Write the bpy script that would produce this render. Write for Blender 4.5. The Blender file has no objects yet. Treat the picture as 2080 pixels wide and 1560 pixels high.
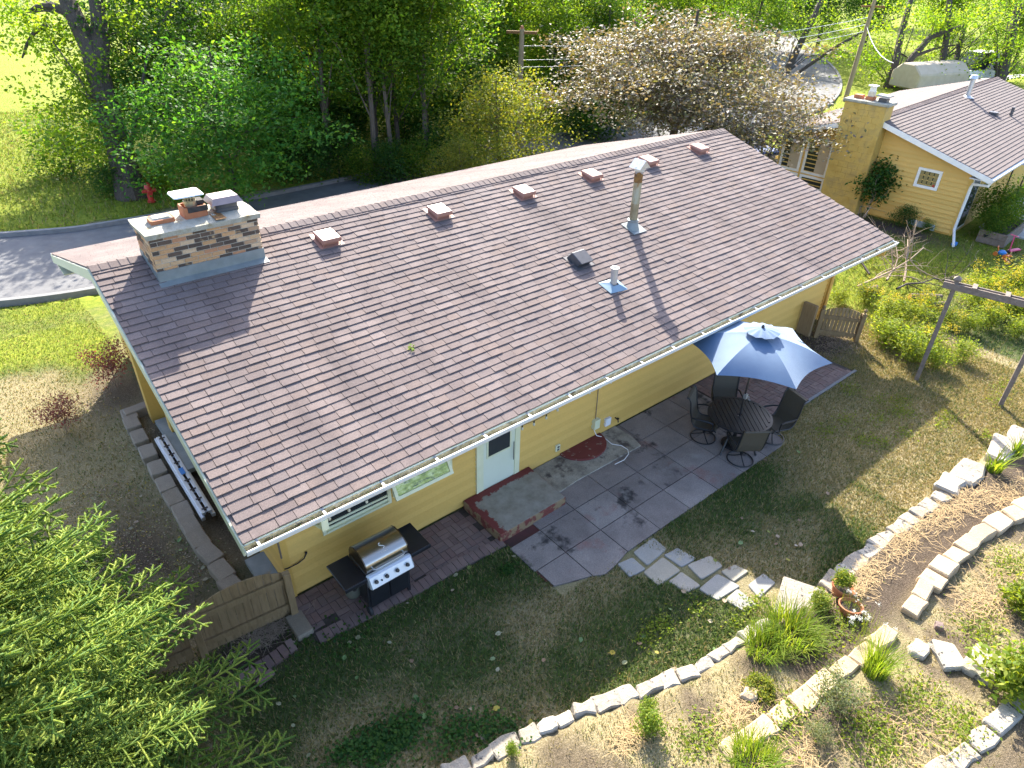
import bpy, math, random
import numpy as np
from mathutils import Vector, Matrix, Quaternion, noise as mnoise
random.seed(7); rng = np.random.default_rng(7)
scene = bpy.context.scene
COL = scene.collection
R = math.radians
# ------------------------------------------------------------------ camera, sky, sun, exposure
CAM = np.array([-1.291, -6.324, 8.410])
FPX = 1393.86                      # focal length in photo pixels (2080 wide)
CM = np.array([[0.77175039, -0.6354961, 0.02336743],
               [0.33349722, 0.43574141, 0.83600779],
               [0.54146185, 0.63739637, -0.54821979]])   # rows: right, up, forward
cd = bpy.data.cameras.new('camera'); cam = bpy.data.objects.new('camera', cd); COL.objects.link(cam)
cd.sensor_width = 36.0; cd.lens = 36.0*FPX/2080.0; cd.clip_start = 0.1; cd.clip_end = 2000
mw = Matrix.Identity(4)
for i in range(3):
    mw[i][0] = CM[0][i]; mw[i][1] = CM[1][i]; mw[i][2] = -CM[2][i]; mw[i][3] = CAM[i]
cam.matrix_world = mw
scene.camera = cam
SUN_EL = R(34.0); TO_SUN = Vector((0.467, 0.685, 0.0)).normalized()*math.cos(SUN_EL) + Vector((0, 0, math.sin(SUN_EL)))
world = bpy.data.worlds.new('World'); scene.world = world; world.use_nodes = True
wn = world.node_tree.nodes; wl = world.node_tree.links
sky = wn.new('ShaderNodeTexSky'); sky.sky_type = 'NISHITA'; sky.sun_disc = False
sky.air_density = 0.7; sky.dust_density = 2.0; sky.sun_elevation = SUN_EL; sky.sun_rotation = math.atan2(0.467, 0.685)
bg = wn['Background']; bg.inputs['Strength'].default_value = 0.15
wl.new(sky.outputs[0], bg.inputs['Color'])
sd = bpy.data.lights.new('sun', 'SUN'); sd.energy = 3.8; sd.angle = R(0.5); sd.color = (1.0, 0.93, 0.80)
so = bpy.data.objects.new('sun', sd); COL.objects.link(so); so.location = (20, 30, 30)
so.rotation_euler = (-TO_SUN).to_track_quat('-Z', 'Y').to_euler()
vs = scene.view_settings; vs.view_transform = 'Standard'; vs.look = 'None'; vs.exposure = 2.2; vs.gamma = 1.0
vs.use_curve_mapping = False
scene.cycles.max_bounces = 8; scene.cycles.transparent_max_bounces = 8

# ------------------------------------------------------------------ helpers: photo pixel -> surface
SW, SH, SL, EZ, YW = 5.4, 1.5728, 16.25, 2.3544, 0.95    # half depth, rise, length, eave height, wall line
def ray(x, y): return np.array([(x-1040)/FPX, -(y-780)/FPX, 1.0]) @ CM
def hit(x, y, n, c):
    d = ray(x, y); n = np.array(n, float); return CAM + (c-CAM@n)/(d@n)*d
def G(x, y, z=0.0): return hit(x, y, (0, 0, 1), z)
def WL(x, y, yw=YW): return hit(x, y, (0, 1, 0), yw)
def RF(x, y): return hit(x, y, (0, -SH/SW, 1), EZ)
def DP(x, y, ref):                 # point on the pixel's ray at the same forward depth as ref
    dep = (np.array(ref)-CAM) @ CM[2]; return CAM + ray(x, y)*dep
def hgt(x, y): return 0.0          # terrain height, set below
def GT(x, y):
    z = 0.0
    for _ in range(6):
        p = G(x, y, z); z = hgt(p[0], p[1])
    return G(x, y, z)
# ------------------------------------------------------------------ helpers: objects
def tag(o, label=None, cat=None, group=None, kind=None):
    if label: o['label'] = label
    if cat: o['category'] = cat
    if group: o['group'] = group
    if kind: o['kind'] = kind
    return o
def thing(name, label, cat, loc=(0, 0, 0), rz=0.0, group=None):
    o = bpy.data.objects.new(name, None); COL.objects.link(o); o.empty_display_size = 0.1
    o.location = loc; o.rotation_euler = (0, 0, rz); return tag(o, label, cat, group)
def link(name, me, parent=None, loc=None, rot=None, scale=None):
    o = bpy.data.objects.new(name, me); COL.objects.link(o)
    if parent is not None: o.parent = parent
    if loc is not None: o.location = loc
    if rot is not None: o.rotation_euler = rot
    if scale is not None: o.scale = scale
    return o
def dup(root, loc, rz=0.0, scale=None, label=None, group=None):
    r = root.copy(); COL.objects.link(r); r.location = loc; r.rotation_euler = (0, 0, rz)
    if scale is not None: r.scale = scale
    if label: r['label'] = label
    if group: r['group'] = group
    for ch in list(root.children):
        c = ch.copy(); COL.objects.link(c); c.parent = r
        for g in list(ch.children):
            d = g.copy(); COL.objects.link(d); d.parent = c
    return r
class MB:
    def __init__(s): s.v = []; s.f = []; s.m = []
    def add(s, vs, fs, mi=0):
        b = len(s.v); s.v += [tuple(map(float, v)) for v in vs]
        for f in fs: s.f.append(tuple(b+i for i in f)); s.m.append(mi)
        return s
    def hexa(s, p, mi=0):          # 8 points: bottom 4 (ccw), top 4
        return s.add(p, [(3, 2, 1, 0), (4, 5, 6, 7), (0, 1, 5, 4), (1, 2, 6, 5), (2, 3, 7, 6), (3, 0, 4, 7)], mi)
    def box(s, c, d, rz=0.0, mi=0, M=None):
        hx, hy, hz = d[0]/2, d[1]/2, d[2]/2
        pts = [(-hx, -hy, -hz), (hx, -hy, -hz), (hx, hy, -hz), (-hx, hy, -hz), (-hx, -hy, hz), (hx, -hy, hz), (hx, hy, hz), (-hx, hy, hz)]
        if M is None: M = Matrix.Rotation(rz, 3, 'Z')
        c = Vector(c)
        return s.hexa([c + M @ Vector(p) for p in pts], mi)
    def b2(s, x0, x1, y0, y1, z0, z1, mi=0): return s.box(((x0+x1)/2, (y0+y1)/2, (z0+z1)/2), (x1-x0, y1-y0, z1-z0), 0, mi)
    def beam(s, a, b, w, h, mi=0, up=(0, 0, 1)):
        a = Vector(a); b = Vector(b); d = (b-a); n = d.normalized(); u = Vector(up)
        sd_ = n.cross(u)
        if sd_.length < 1e-4: sd_ = n.cross(Vector((1, 0, 0)))
        sd_.normalize(); u = sd_.cross(n)
        q = [(-w/2, -h/2), (w/2, -h/2), (w/2, h/2), (-w/2, h/2)]
        return s.hexa([a+sd_*x+u*y for x, y in q]+[b+sd_*x+u*y for x, y in q], mi)
    def tube(s, pts, rad, n=8, mi=0, cap=True):
        pts = [Vector(p) for p in pts]; rad = rad if hasattr(rad, '__len__') else [rad]*len(pts)
        vs_ = []; ref = None
        for i, p in enumerate(pts):
            t = (pts[min(i+1, len(pts)-1)]-pts[max(i-1, 0)])
            t = t.normalized() if t.length > 1e-9 else Vector((0, 0, 1))
            if ref is None: ref = t.orthogonal().normalized()
            ref = (ref - t*ref.dot(t)); ref = ref.normalized() if ref.length > 1e-6 else t.orthogonal().normalized()
            w = t.cross(ref)
            for k in range(n):
                a = 2*math.pi*k/n; vs_.append(p+(ref*math.cos(a)+w*math.sin(a))*rad[i])
        fs = [(i*n+k, i*n+(k+1) % n, (i+1)*n+(k+1) % n, (i+1)*n+k) for i in range(len(pts)-1) for k in range(n)]
        if cap: fs += [tuple(range(n-1, -1, -1)), tuple((len(pts)-1)*n+k for k in range(n))]
        return s.add(vs_, fs, mi)
    def lathe(s, prof, c=(0, 0, 0), n=20, mi=0):
        vs_ = []; c = Vector(c)
        for r, z in prof:
            for k in range(n):
                a = 2*math.pi*k/n; vs_.append(c+Vector((r*math.cos(a), r*math.sin(a), z)))
        fs = [(i*n+k, i*n+(k+1) % n, (i+1)*n+(k+1) % n, (i+1)*n+k) for i in range(len(prof)-1) for k in range(n)]
        return s.add(vs_, fs, mi)
    def prism(s, poly, z0, z1, mi=0):  # poly: list of (x,y) ccw
        n = len(poly); vs_ = [(x, y, z0) for x, y in poly]+[(x, y, z1) for x, y in poly]
        return s.add(vs_, [tuple(range(n-1, -1, -1)), tuple(range(n, 2*n))]+[(i, (i+1) % n, n+(i+1) % n, n+i) for i in range(n)], mi)
    def xprism(s, poly, x0, x1, mi=0):  # poly in (y,z) extruded along x
        n = len(poly); vs_ = [(x0, y, z) for y, z in poly]+[(x1, y, z) for y, z in poly]
        return s.add(vs_, [tuple(range(n-1, -1, -1)), tuple(range(n, 2*n))]+[(i, (i+1) % n, n+(i+1) % n, n+i) for i in range(n)], mi)
    def mesh(s, name, mats, smooth=False, bevel=0.0, bseg=1):
        me = bpy.data.meshes.new(name); me.from_pydata(s.v, [], s.f)
        for m in (mats if isinstance(mats, (list, tuple)) else [mats]): me.materials.append(m)
        if any(s.m): me.polygons.foreach_set('material_index', s.m)
        import bmesh
        bm = bmesh.new(); bm.from_mesh(me)
        bmesh.ops.recalc_face_normals(bm, faces=bm.faces)
        if bevel > 0:
            bmesh.ops.bevel(bm, geom=[e for e in bm.edges if len(e.link_faces) == 2 and e.calc_face_angle(0) > 0.6], offset=bevel, segments=bseg, affect='EDGES', profile=0.6)
        if smooth:
            for f_ in bm.faces: f_.smooth = True
            for e in bm.edges:
                if len(e.link_faces) == 2 and e.calc_face_angle(0) > 0.7: e.smooth = False
        bm.to_mesh(me); bm.free(); me.update(); return me
    def build(s, name, mats, parent=None, smooth=False, bevel=0.0, **k):
        return link(name, s.mesh(name, mats, smooth, bevel), parent, **k)
def npmesh(name, V, F, mats, col=None, smooth=False):
    V = np.asarray(V, np.float32); F = np.asarray(F, np.int32); k = F.shape[1]
    me = bpy.data.meshes.new(name); me.vertices.add(len(V)); me.vertices.foreach_set('co', V.ravel())
    me.loops.add(F.size); me.loops.foreach_set('vertex_index', F.ravel())
    me.polygons.add(len(F)); me.polygons.foreach_set('loop_start', np.arange(0, F.size, k, dtype=np.int32))
    me.polygons.foreach_set('loop_total', np.full(len(F), k, np.int32))
    if smooth: me.polygons.foreach_set('use_smooth', np.ones(len(F), bool))
    for m in (mats if isinstance(mats, (list, tuple)) else [mats]): me.materials.append(m)
    if col is not None:
        at = me.color_attributes.new('tint', 'FLOAT_COLOR', 'POINT')
        c = np.ones((len(V), 4), np.float32); c[:, :3] = col; at.data.foreach_set('color', c.ravel())
    me.update(); me.validate(); return me
# ------------------------------------------------------------------ helpers: materials
MATS = {}
def nt(name):
    m = bpy.data.materials.new(name); m.use_nodes = True
    return m, m.node_tree.nodes, m.node_tree.links, m.node_tree.nodes['Principled BSDF']
def ramp(n, cols, const=False):
    r = n.new('ShaderNodeValToRGB'); e = r.color_ramp.elements
    if const: r.color_ramp.interpolation = 'CONSTANT'
    k = len(cols)
    for i, c in enumerate(cols):
        pos = c[3] if len(c) > 3 else (i/k if const else (i/(k-1) if k > 1 else 0))
        if i < 2: el = e[i]; el.position = pos
        else: el = e.new(pos)
        el.color = (c[0], c[1], c[2], 1)
    return r
def rnd_node(n, l):
    oi = n.new('ShaderNodeObjectInfo'); ge = n.new('ShaderNodeNewGeometry')
    a = n.new('ShaderNodeMath'); a.operation = 'ADD'; l.new(oi.outputs['Random'], a.inputs[0]); l.new(ge.outputs['Random Per Island'], a.inputs[1])
    f = n.new('ShaderNodeMath'); f.operation = 'FRACT'; l.new(a.outputs[0], f.inputs[0]); return f.outputs[0]
def noise(n, l, scale, detail=5, rough=0.6, vec=None, dist=0.0):
    t = n.new('ShaderNodeTexNoise'); t.inputs['Scale'].default_value = scale; t.inputs['Detail'].default_value = detail
    t.inputs['Roughness'].default_value = rough; t.inputs['Distortion'].default_value = dist
    if vec is None:
        g = n.new('ShaderNodeNewGeometry'); vec = g.outputs['Position']
    l.new(vec, t.inputs['Vector']); return t.outputs['Fac']
def mixc(n, l, fac, a, b, mode='MIX'):
    x = n.new('ShaderNodeMix'); x.data_type = 'RGBA'; x.blend_type = mode
    if isinstance(fac, (int, float)): x.inputs[0].default_value = fac
    else: l.new(fac, x.inputs[0])
    for i, q in ((6, a), (7, b)):
        if isinstance(q, tuple): x.inputs[i].default_value = (q[0], q[1], q[2], 1)
        else: l.new(q, x.inputs[i])
    return x.outputs[2]
def pmat(name, cols, scale=6.0, rough=0.8, bump=0.0, bscale=60.0, metal=0.0, rcols=None, rmix=0.6, grain=0.0, gscale=250.0,
         stain=None, stscale=2.0, stth=(0.55, 0.65), spec=0.5, rr=0.0, stretch=None):
    m, n, l, b = nt(name); MATS[name] = m
    vec = None
    if stretch:
        g = n.new('ShaderNodeNewGeometry'); mp = n.new('ShaderNodeMapping'); mp.inputs['Scale'].default_value = stretch
        l.new(g.outputs['Position'], mp.inputs['Vector']); vec = mp.outputs[0]
    nz = noise(n, l, scale, 6, 0.65, vec)
    cr = ramp(n, [(c[0], c[1], c[2], 0.3+0.4*i/max(1, len(cols)-1)) for i, c in enumerate(cols)]) if len(cols) > 1 else ramp(n, [cols[0], cols[0]])
    l.new(nz, cr.inputs[0]); col = cr.outputs[0]
    if rcols:
        rc = ramp(n, rcols, True); l.new(rnd_node(n, l), rc.inputs[0]); col = mixc(n, l, rmix, col, rc.outputs[0])
    if stain:
        sn = noise(n, l, stscale, 6, 0.62, vec); sr = ramp(n, [(0, 0, 0, stth[0]), (1, 1, 1, stth[1])]); l.new(sn, sr.inputs[0])
        col = mixc(n, l, sr.outputs[0], col, stain)
    if grain > 0:
        gn = noise(n, l, gscale, 2, 0.7); gr = ramp(n, [(1-grain, 1-grain, 1-grain, 0.3), (1+grain, 1+grain, 1+grain, 0.7)]); l.new(gn, gr.inputs[0])
        col = mixc(n, l, 1.0, col, gr.outputs[0], 'MULTIPLY')
    l.new(col, b.inputs['Base Color']); b.inputs['Roughness'].default_value = rough; b.inputs['Metallic'].default_value = metal
    b.inputs['Specular IOR Level'].default_value = spec
    if rr > 0:
        rn = noise(n, l, scale*2.3, 4); mr = n.new('ShaderNodeMapRange'); mr.inputs[3].default_value = max(0.02, rough-rr); mr.inputs[4].default_value = rough+rr
        l.new(rn, mr.inputs[0]); l.new(mr.outputs[0], b.inputs['Roughness'])
    if bump > 0:
        bn = noise(n, l, bscale, 5, 0.65, vec); bp = n.new('ShaderNodeBump'); bp.inputs['Strength'].default_value = 1.0; bp.inputs['Distance'].default_value = bump
        l.new(bn, bp.inputs['Height']); l.new(bp.outputs[0], b.inputs['Normal'])
    return m
def leafmat(name, cols, trans=0.45, rough=0.6, tcol=None, gloss=0.18):
    m, n, l, b = nt(name); MATS[name] = m
    rc = ramp(n, cols); l.new(rnd_node(n, l), rc.inputs[0]); col = rc.outputs[0]
    ns = noise(n, l, 0.55, 2); nr = ramp(n, [(0.8, 0.8, 0.8, 0.35), (1.2, 1.2, 1.2, 0.65)]); l.new(ns, nr.inputs[0])
    col = mixc(n, l, 1.0, col, nr.outputs[0], 'MULTIPLY')
    l.new(col, b.inputs['Base Color']); b.inputs['Roughness'].default_value = rough; b.inputs['Specular IOR Level'].default_value = gloss
    t = n.new('ShaderNodeBsdfTranslucent')
    tc = mixc(n, l, 1.0, col, tcol or (1.7, 1.55, 0.5), 'MULTIPLY'); l.new(tc, t.inputs['Color'])
    mx = n.new('ShaderNodeMixShader'); mx.inputs[0].default_value = trans
    l.new(b.outputs[0], mx.inputs[1]); l.new(t.outputs[0], mx.inputs[2]); l.new(mx.outputs[0], n['Material Output'].inputs['Surface']); return m
def tintmat(name, trans=0.35):
    m, n, l, b = nt(name); MATS[name] = m
    a = n.new('ShaderNodeVertexColor'); a.layer_name = 'tint'
    l.new(a.outputs[0], b.inputs['Base Color']); b.inputs['Roughness'].default_value = 0.7; b.inputs['Specular IOR Level'].default_value = 0.2
    t = n.new('ShaderNodeBsdfTranslucent'); tc = mixc(n, l, 1.0, a.outputs[0], (1.3, 1.25, 0.7), 'MULTIPLY'); l.new(tc, t.inputs['Color'])
    mx = n.new('ShaderNodeMixShader'); mx.inputs[0].default_value = trans
    l.new(b.outputs[0], mx.inputs[1]); l.new(t.outputs[0], mx.inputs[2]); l.new(mx.outputs[0], n['Material Output'].inputs['Surface']); return m

SHING = pmat('shingle', [(0.125, 0.098, 0.092), (0.215, 0.172, 0.16)], 0.8, 0.88, 0.003, 220, grain=0.38, gscale=130,
             rcols=[(0.12, 0.095, 0.09), (0.145, 0.117, 0.11), (0.165, 0.133, 0.124), (0.14, 0.118, 0.115), (0.15, 0.114, 0.10), (0.18, 0.147, 0.138), (0.13, 0.106, 0.103)], rmix=0.55, spec=0.15,
             stain=(0.115, 0.092, 0.088), stscale=1.1, stth=(0.48, 0.70), stretch=(1.3, 0.35, 0.35))
YELLOW = pmat('yellow_siding', [(0.60, 0.375, 0.09), (0.66, 0.42, 0.105)], 1.2, 0.55, 0.0, grain=0.04, gscale=30, rcols=[(0.57, 0.35, 0.08), (0.63, 0.40, 0.10), (0.68, 0.435, 0.11), (0.60, 0.37, 0.085)], rmix=0.5)
YELLOW2 = pmat('neighbour_siding', [(0.58, 0.37, 0.085), (0.64, 0.42, 0.105)], 1.0, 0.55, rcols=[(0.55, 0.345, 0.075), (0.62, 0.395, 0.095), (0.67, 0.43, 0.11)], rmix=0.5)
CREAM = pmat('cream_trim', [(0.66, 0.66, 0.42), (0.74, 0.74, 0.52)], 3, 0.5)
MINT = pmat('pale_green_trim', [(0.50, 0.53, 0.39), (0.57, 0.59, 0.46)], 3, 0.5)
WHITE = pmat('white_paint', [(0.74, 0.74, 0.72), (0.82, 0.82, 0.80)], 4, 0.4)
GUTIN = pmat('gutter_grime', [(0.50, 0.45, 0.30), (0.36, 0.33, 0.2), (0.62, 0.58, 0.45)], 9, 0.8, stain=(0.10, 0.08, 0.05), stscale=4)
BRICK = pmat('chimney_brick', [(0.40, 0.23, 0.12), (0.50, 0.32, 0.18)], 14, 0.85, 0.004, 120,
             rcols=[(0.50, 0.28, 0.13), (0.045, 0.035, 0.03), (0.54, 0.35, 0.19), (0.42, 0.20, 0.10), (0.07, 0.05, 0.04), (0.56, 0.40, 0.25), (0.46, 0.26, 0.12), (0.035, 0.03, 0.028), (0.38, 0.24, 0.14)], rmix=0.9,
             stain=(0.50, 0.33, 0.17), stscale=9, stth=(0.58, 0.74), grain=0.15, gscale=60)
MORTAR = pmat('mortar', [(0.46, 0.41, 0.33), (0.56, 0.50, 0.41)], 20, 0.95, 0.004, 150)
CROWN = pmat('chimney_crown_concrete', [(0.22, 0.215, 0.17), (0.36, 0.345, 0.28), (0.42, 0.40, 0.32)], 4, 0.9, 0.012, 60, stain=(0.20, 0.14, 0.05), stscale=4, stth=(0.55, 0.72), grain=0.2, gscale=90)
LEAD = pmat('grey_flashing', [(0.17, 0.195, 0.195), (0.25, 0.275, 0.27)], 4, 0.55, stain=(0.30, 0.19, 0.05), stscale=2.2, stth=(0.64, 0.76), metal=0.25)
TERRA = pmat('terracotta', [(0.33, 0.11, 0.045), (0.44, 0.17, 0.075)], 9, 0.8, 0.002, 80)
SOOT = pmat('soot', [(0.02, 0.018, 0.016), (0.06, 0.05, 0.045)], 10, 0.9)
GALV = pmat('galvanised_metal', [(0.42, 0.43, 0.43), (0.6, 0.61, 0.61)], 12, 0.4, metal=0.7, rr=0.12)
PIPEM = pmat('weathered_flue', [(0.16, 0.13, 0.07), (0.30, 0.26, 0.16), (0.38, 0.36, 0.27)], 5, 0.6, metal=0.35, stain=(0.25, 0.12, 0.02), stscale=3, stretch=(1, 1, 0.35))
RUST = pmat('rust', [(0.08, 0.035, 0.02), (0.30, 0.15, 0.03)], 14, 0.85, 0.003, 100)
VENTM = pmat('brown_vent', [(0.30, 0.14, 0.10), (0.34, 0.165, 0.12)], 5, 0.5)
DARKG = pmat('dark_grey_metal', [(0.06, 0.06, 0.065), (0.1, 0.1, 0.105)], 8, 0.45, metal=0.3)
SILVW = pmat('white_metal', [(0.72, 0.72, 0.7), (0.8, 0.8, 0.78)], 8, 0.35, metal=0.2)
GLASS = None
m_, n_, l_, b_ = nt('window_glass'); b_.inputs['Base Color'].default_value = (0.03, 0.035, 0.035, 1); b_.inputs['Roughness'].default_value = 0.06; b_.inputs['Specular IOR Level'].default_value = 0.8; GLASS = m_
GLASS2 = pmat('painted_reflection_glass', [(0.10, 0.12, 0.03), (0.26, 0.28, 0.07), (0.48, 0.47, 0.24)], 9, 0.12, metal=0.45, stretch=(1, 1, 2.5), stain=(0.06, 0.07, 0.04), stscale=6)  # yellow-green mottling paints the garden's reflection into the glass colour
BLACK = pmat('black_metal', [(0.012, 0.012, 0.014), (0.022, 0.022, 0.025)], 8, 0.45)
BLACKP = pmat('black_panel', [(0.012, 0.013, 0.016), (0.02, 0.02, 0.024)], 8, 0.3)
STEEL = pmat('stainless', [(0.42, 0.39, 0.34), (0.5, 0.47, 0.42)], 3, 0.28, metal=1.0, stretch=(0.3, 6, 6))
BUMPER = pmat('control_panel_silver', [(0.5, 0.53, 0.57), (0.56, 0.59, 0.63)], 5, 0.35, metal=0.6)
FABRIC = pmat('blue_umbrella_fabric', [(0.045, 0.095, 0.185), (0.06, 0.12, 0.215)], 3, 0.75, 0.001, 500, spec=0.4)
_b = FABRIC.node_tree.nodes['Principled BSDF']; _b.inputs['Sheen Weight'].default_value = 0.6; _b.inputs['Sheen Roughness'].default_value = 0.4; _b.inputs['Sheen Tint'].default_value = (0.85, 0.95, 1.0, 1)
SLING = pmat('taupe_sling', [(0.060, 0.051, 0.036), (0.080, 0.069, 0.049)], 60, 0.7, 0.001, 600)
CHARM = pmat('charcoal_frame', [(0.010, 0.011, 0.013), (0.017, 0.018, 0.021)], 9, 0.4)
WOOD = pmat('weathered_cedar', [(0.15, 0.095, 0.04), (0.26, 0.175, 0.085), (0.30, 0.21, 0.11)], 5, 0.85, 0.004, 30, stretch=(5, 5, 0.6), rcols=[(0.17, 0.11, 0.05), (0.24, 0.165, 0.08), (0.29, 0.205, 0.11), (0.21, 0.14, 0.065)], rmix=0.4, stain=(0.09, 0.07, 0.03), stscale=2.5, stth=(0.6, 0.8))
GREYW = pmat('grey_weathered_wood', [(0.13, 0.10, 0.08), (0.22, 0.175, 0.14)], 6, 0.85, 0.004, 40, stretch=(2, 2, 2))
SLAB = pmat('stained_concrete', [(0.11, 0.092, 0.082), (0.21, 0.178, 0.158), (0.29, 0.25, 0.22)], 1.5, 0.85, 0.003, 120, stain=(0.21, 0.075, 0.062), stscale=1.1, stth=(0.58, 0.74), grain=0.25, gscale=50, rcols=[(0.15, 0.125, 0.112), (0.21, 0.178, 0.158), (0.26, 0.225, 0.20), (0.18, 0.15, 0.135)], rmix=0.4)
def addstain(m, col, sc, lo, hi, off):
    n, l = m.node_tree.nodes, m.node_tree.links; b = n['Principled BSDF']; src = b.inputs['Base Color'].links[0].from_socket
    g = n.new('ShaderNodeNewGeometry'); mp = n.new('ShaderNodeMapping'); mp.inputs['Location'].default_value = off; l.new(g.outputs['Position'], mp.inputs['Vector'])
    r = ramp(n, [(0, 0, 0, lo), (1, 1, 1, hi)]); l.new(noise(n, l, sc, 5, 0.6, mp.outputs[0]), r.inputs[0]); l.new(mixc(n, l, r.outputs[0], src, col), b.inputs['Base Color'])
addstain(SLAB, (0.035, 0.03, 0.028), 1.35, 0.585, 0.66, (3.1, 1.7, 0)); addstain(SLAB, (0.30, 0.28, 0.25), 2.1, 0.60, 0.80, (8.1, 4.7, 0))
OLDSLAB = pmat('old_pale_concrete', [(0.16, 0.14, 0.11), (0.30, 0.27, 0.21), (0.38, 0.35, 0.28)], 3.5, 0.9, 0.005, 90, stain=(0.08, 0.065, 0.055), stscale=2.4, stth=(0.52, 0.62), grain=0.2, gscale=60)
STEPC = pmat('step_concrete', [(0.20, 0.18, 0.14), (0.27, 0.245, 0.20)], 4, 0.9, 0.004, 90, grain=0.2, gscale=70)
REDP = pmat('peeling_red_paint', [(0.14, 0.026, 0.022), (0.17, 0.034, 0.028)], 6, 0.7, 0.003, 60, stain=(0.27, 0.21, 0.16), stscale=9, stth=(0.60, 0.63))
PAVER = pmat('brick_paver', [(0.15, 0.10, 0.085), (0.20, 0.135, 0.115)], 7, 0.88, 0.004, 90, rcols=[(0.17, 0.10, 0.085), (0.205, 0.14, 0.12), (0.15, 0.11, 0.10), (0.225, 0.15, 0.125), (0.18, 0.115, 0.10), (0.14, 0.095, 0.085)], rmix=0.6, grain=0.15, gscale=80, stain=(0.07, 0.05, 0.04), stscale=1.6, stth=(0.6, 0.75))
FLAG = pmat('flagstone', [(0.24, 0.215, 0.17), (0.32, 0.30, 0.26)], 3, 0.85, 0.005, 50, rcols=[(0.33, 0.29, 0.21), (0.25, 0.255, 0.25), (0.31, 0.28, 0.23), (0.27, 0.265, 0.245)], rmix=0.5, stain=(0.38, 0.31, 0.17), stscale=3, stth=(0.6, 0.75), grain=0.12, gscale=60)
LIME = pmat('limestone', [(0.24, 0.205, 0.155), (0.36, 0.32, 0.26)], 5, 0.9, 0.02, 18, stain=(0.06, 0.055, 0.05), stscale=11, stth=(0.60, 0.66), grain=0.2, gscale=60, rcols=[(0.34, 0.30, 0.24), (0.27, 0.235, 0.185), (0.39, 0.36, 0.30)], rmix=0.4)
SAND = pmat('buff_sandstone', [(0.33, 0.235, 0.135), (0.42, 0.32, 0.20)], 5, 0.9, 0.008, 30, rcols=[(0.45, 0.34, 0.21), (0.40, 0.30, 0.18), (0.48, 0.39, 0.27)], rmix=0.4, grain=0.15, gscale=60, stain=(0.22, 0.15, 0.07), stscale=5, stth=(0.62, 0.75))
BLOCK = pmat('tan_wall_block', [(0.20, 0.165, 0.12), (0.27, 0.225, 0.17)], 6, 0.92, 0.006, 50, rcols=[(0.22, 0.18, 0.13), (0.27, 0.23, 0.18), (0.24, 0.20, 0.15)], rmix=0.4, grain=0.2, gscale=80)
BARK = pmat('bark', [(0.045, 0.034, 0.025), (0.11, 0.085, 0.065)], 9, 0.95, 0.03, 14, stretch=(3, 3, 0.5))
BARKL = pmat('pale_bark', [(0.10, 0.075, 0.055), (0.19, 0.15, 0.115)], 9, 0.95, 0.02, 14, stretch=(3, 3, 0.5))
TWIG = pmat('dead_twig', [(0.22, 0.16, 0.11), (0.34, 0.26, 0.19)], 9, 0.9)
DTWIG = pmat('dark_twig', [(0.05, 0.04, 0.035), (0.09, 0.075, 0.065)], 9, 0.9)
ALU = pmat('aluminium', [(0.5, 0.53, 0.57), (0.6, 0.63, 0.67)], 6, 0.4, metal=0.6)
ASPH = pmat('asphalt', [(0.10, 0.10, 0.105), (0.15, 0.15, 0.152)], 2, 0.9, 0.004, 200, grain=0.15, gscale=40)
CURB = pmat('curb_concrete', [(0.15, 0.15, 0.15), (0.22, 0.215, 0.21)], 4, 0.9, 0.004, 60)
DRIVE = pmat('driveway_concrete', [(0.36, 0.35, 0.33), (0.45, 0.44, 0.42)], 2, 0.9)
POLEW = pmat('pole_wood', [(0.24, 0.18, 0.10), (0.34, 0.26, 0.16)], 5, 0.9, stretch=(4, 4, 0.4))
CEMBLK = pmat('painted_block_chimney', [(0.42, 0.27, 0.06), (0.52, 0.35, 0.09), (0.36, 0.25, 0.09)], 2.0, 0.85, 0.006, 40, stain=(0.30, 0.22, 0.10), stscale=1.4, stth=(0.6, 0.8))
ROOF2 = pmat('neighbour_shingle', [(0.105, 0.085, 0.08), (0.145, 0.115, 0.105)], 2.0, 0.9, rcols=[(0.11, 0.088, 0.082), (0.135, 0.108, 0.10), (0.12, 0.096, 0.09)], rmix=0.5)
PLAST_B = pmat('blue_plastic', [(0.02, 0.16, 0.45), (0.03, 0.2, 0.5)], 6, 0.35)
PLAST_P = pmat('pink_plastic', [(0.65, 0.07, 0.18), (0.7, 0.1, 0.22)], 6, 0.35)
PLAST_O = pmat('orange_plastic', [(0.65, 0.16, 0.03), (0.7, 0.2, 0.04)], 6, 0.35)
REDM = pmat('hydrant_red', [(0.45, 0.03, 0.025), (0.5, 0.05, 0.035)], 6, 0.45)
CARB = pmat('blue_car_paint', [(0.02, 0.06, 0.2), (0.03, 0.07, 0.24)], 2, 0.2, metal=0.4)
TARP = pmat('beige_tarp', [(0.42, 0.34, 0.24), (0.5, 0.42, 0.31)], 2, 0.8)
RUBBER = pmat('rubber', [(0.015, 0.015, 0.015), (0.03, 0.03, 0.03)], 8, 0.8)
MULCH = pmat('mulch', [(0.035, 0.025, 0.018), (0.09, 0.065, 0.045)], 40, 0.95, 0.02, 60)
STRAW = pmat('straw', [(0.30, 0.20, 0.09), (0.42, 0.30, 0.14)], 12, 0.8)
FLOWY = leafmat('goldenrod_flower', [(0.40, 0.31, 0.02), (0.52, 0.42, 0.03)], 0.3)
FLOWW = leafmat('white_flower', [(0.7, 0.7, 0.62), (0.8, 0.8, 0.72)], 0.3, tcol=(1, 1, 1))
L_MID = leafmat('leaf_mid', [(0.045, 0.12, 0.015), (0.075, 0.165, 0.02), (0.11, 0.20, 0.026), (0.20, 0.25, 0.035)], 0.58)
L_DARK = leafmat('leaf_dark', [(0.022, 0.075, 0.018), (0.042, 0.11, 0.022), (0.07, 0.14, 0.026)], 0.48)
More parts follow.
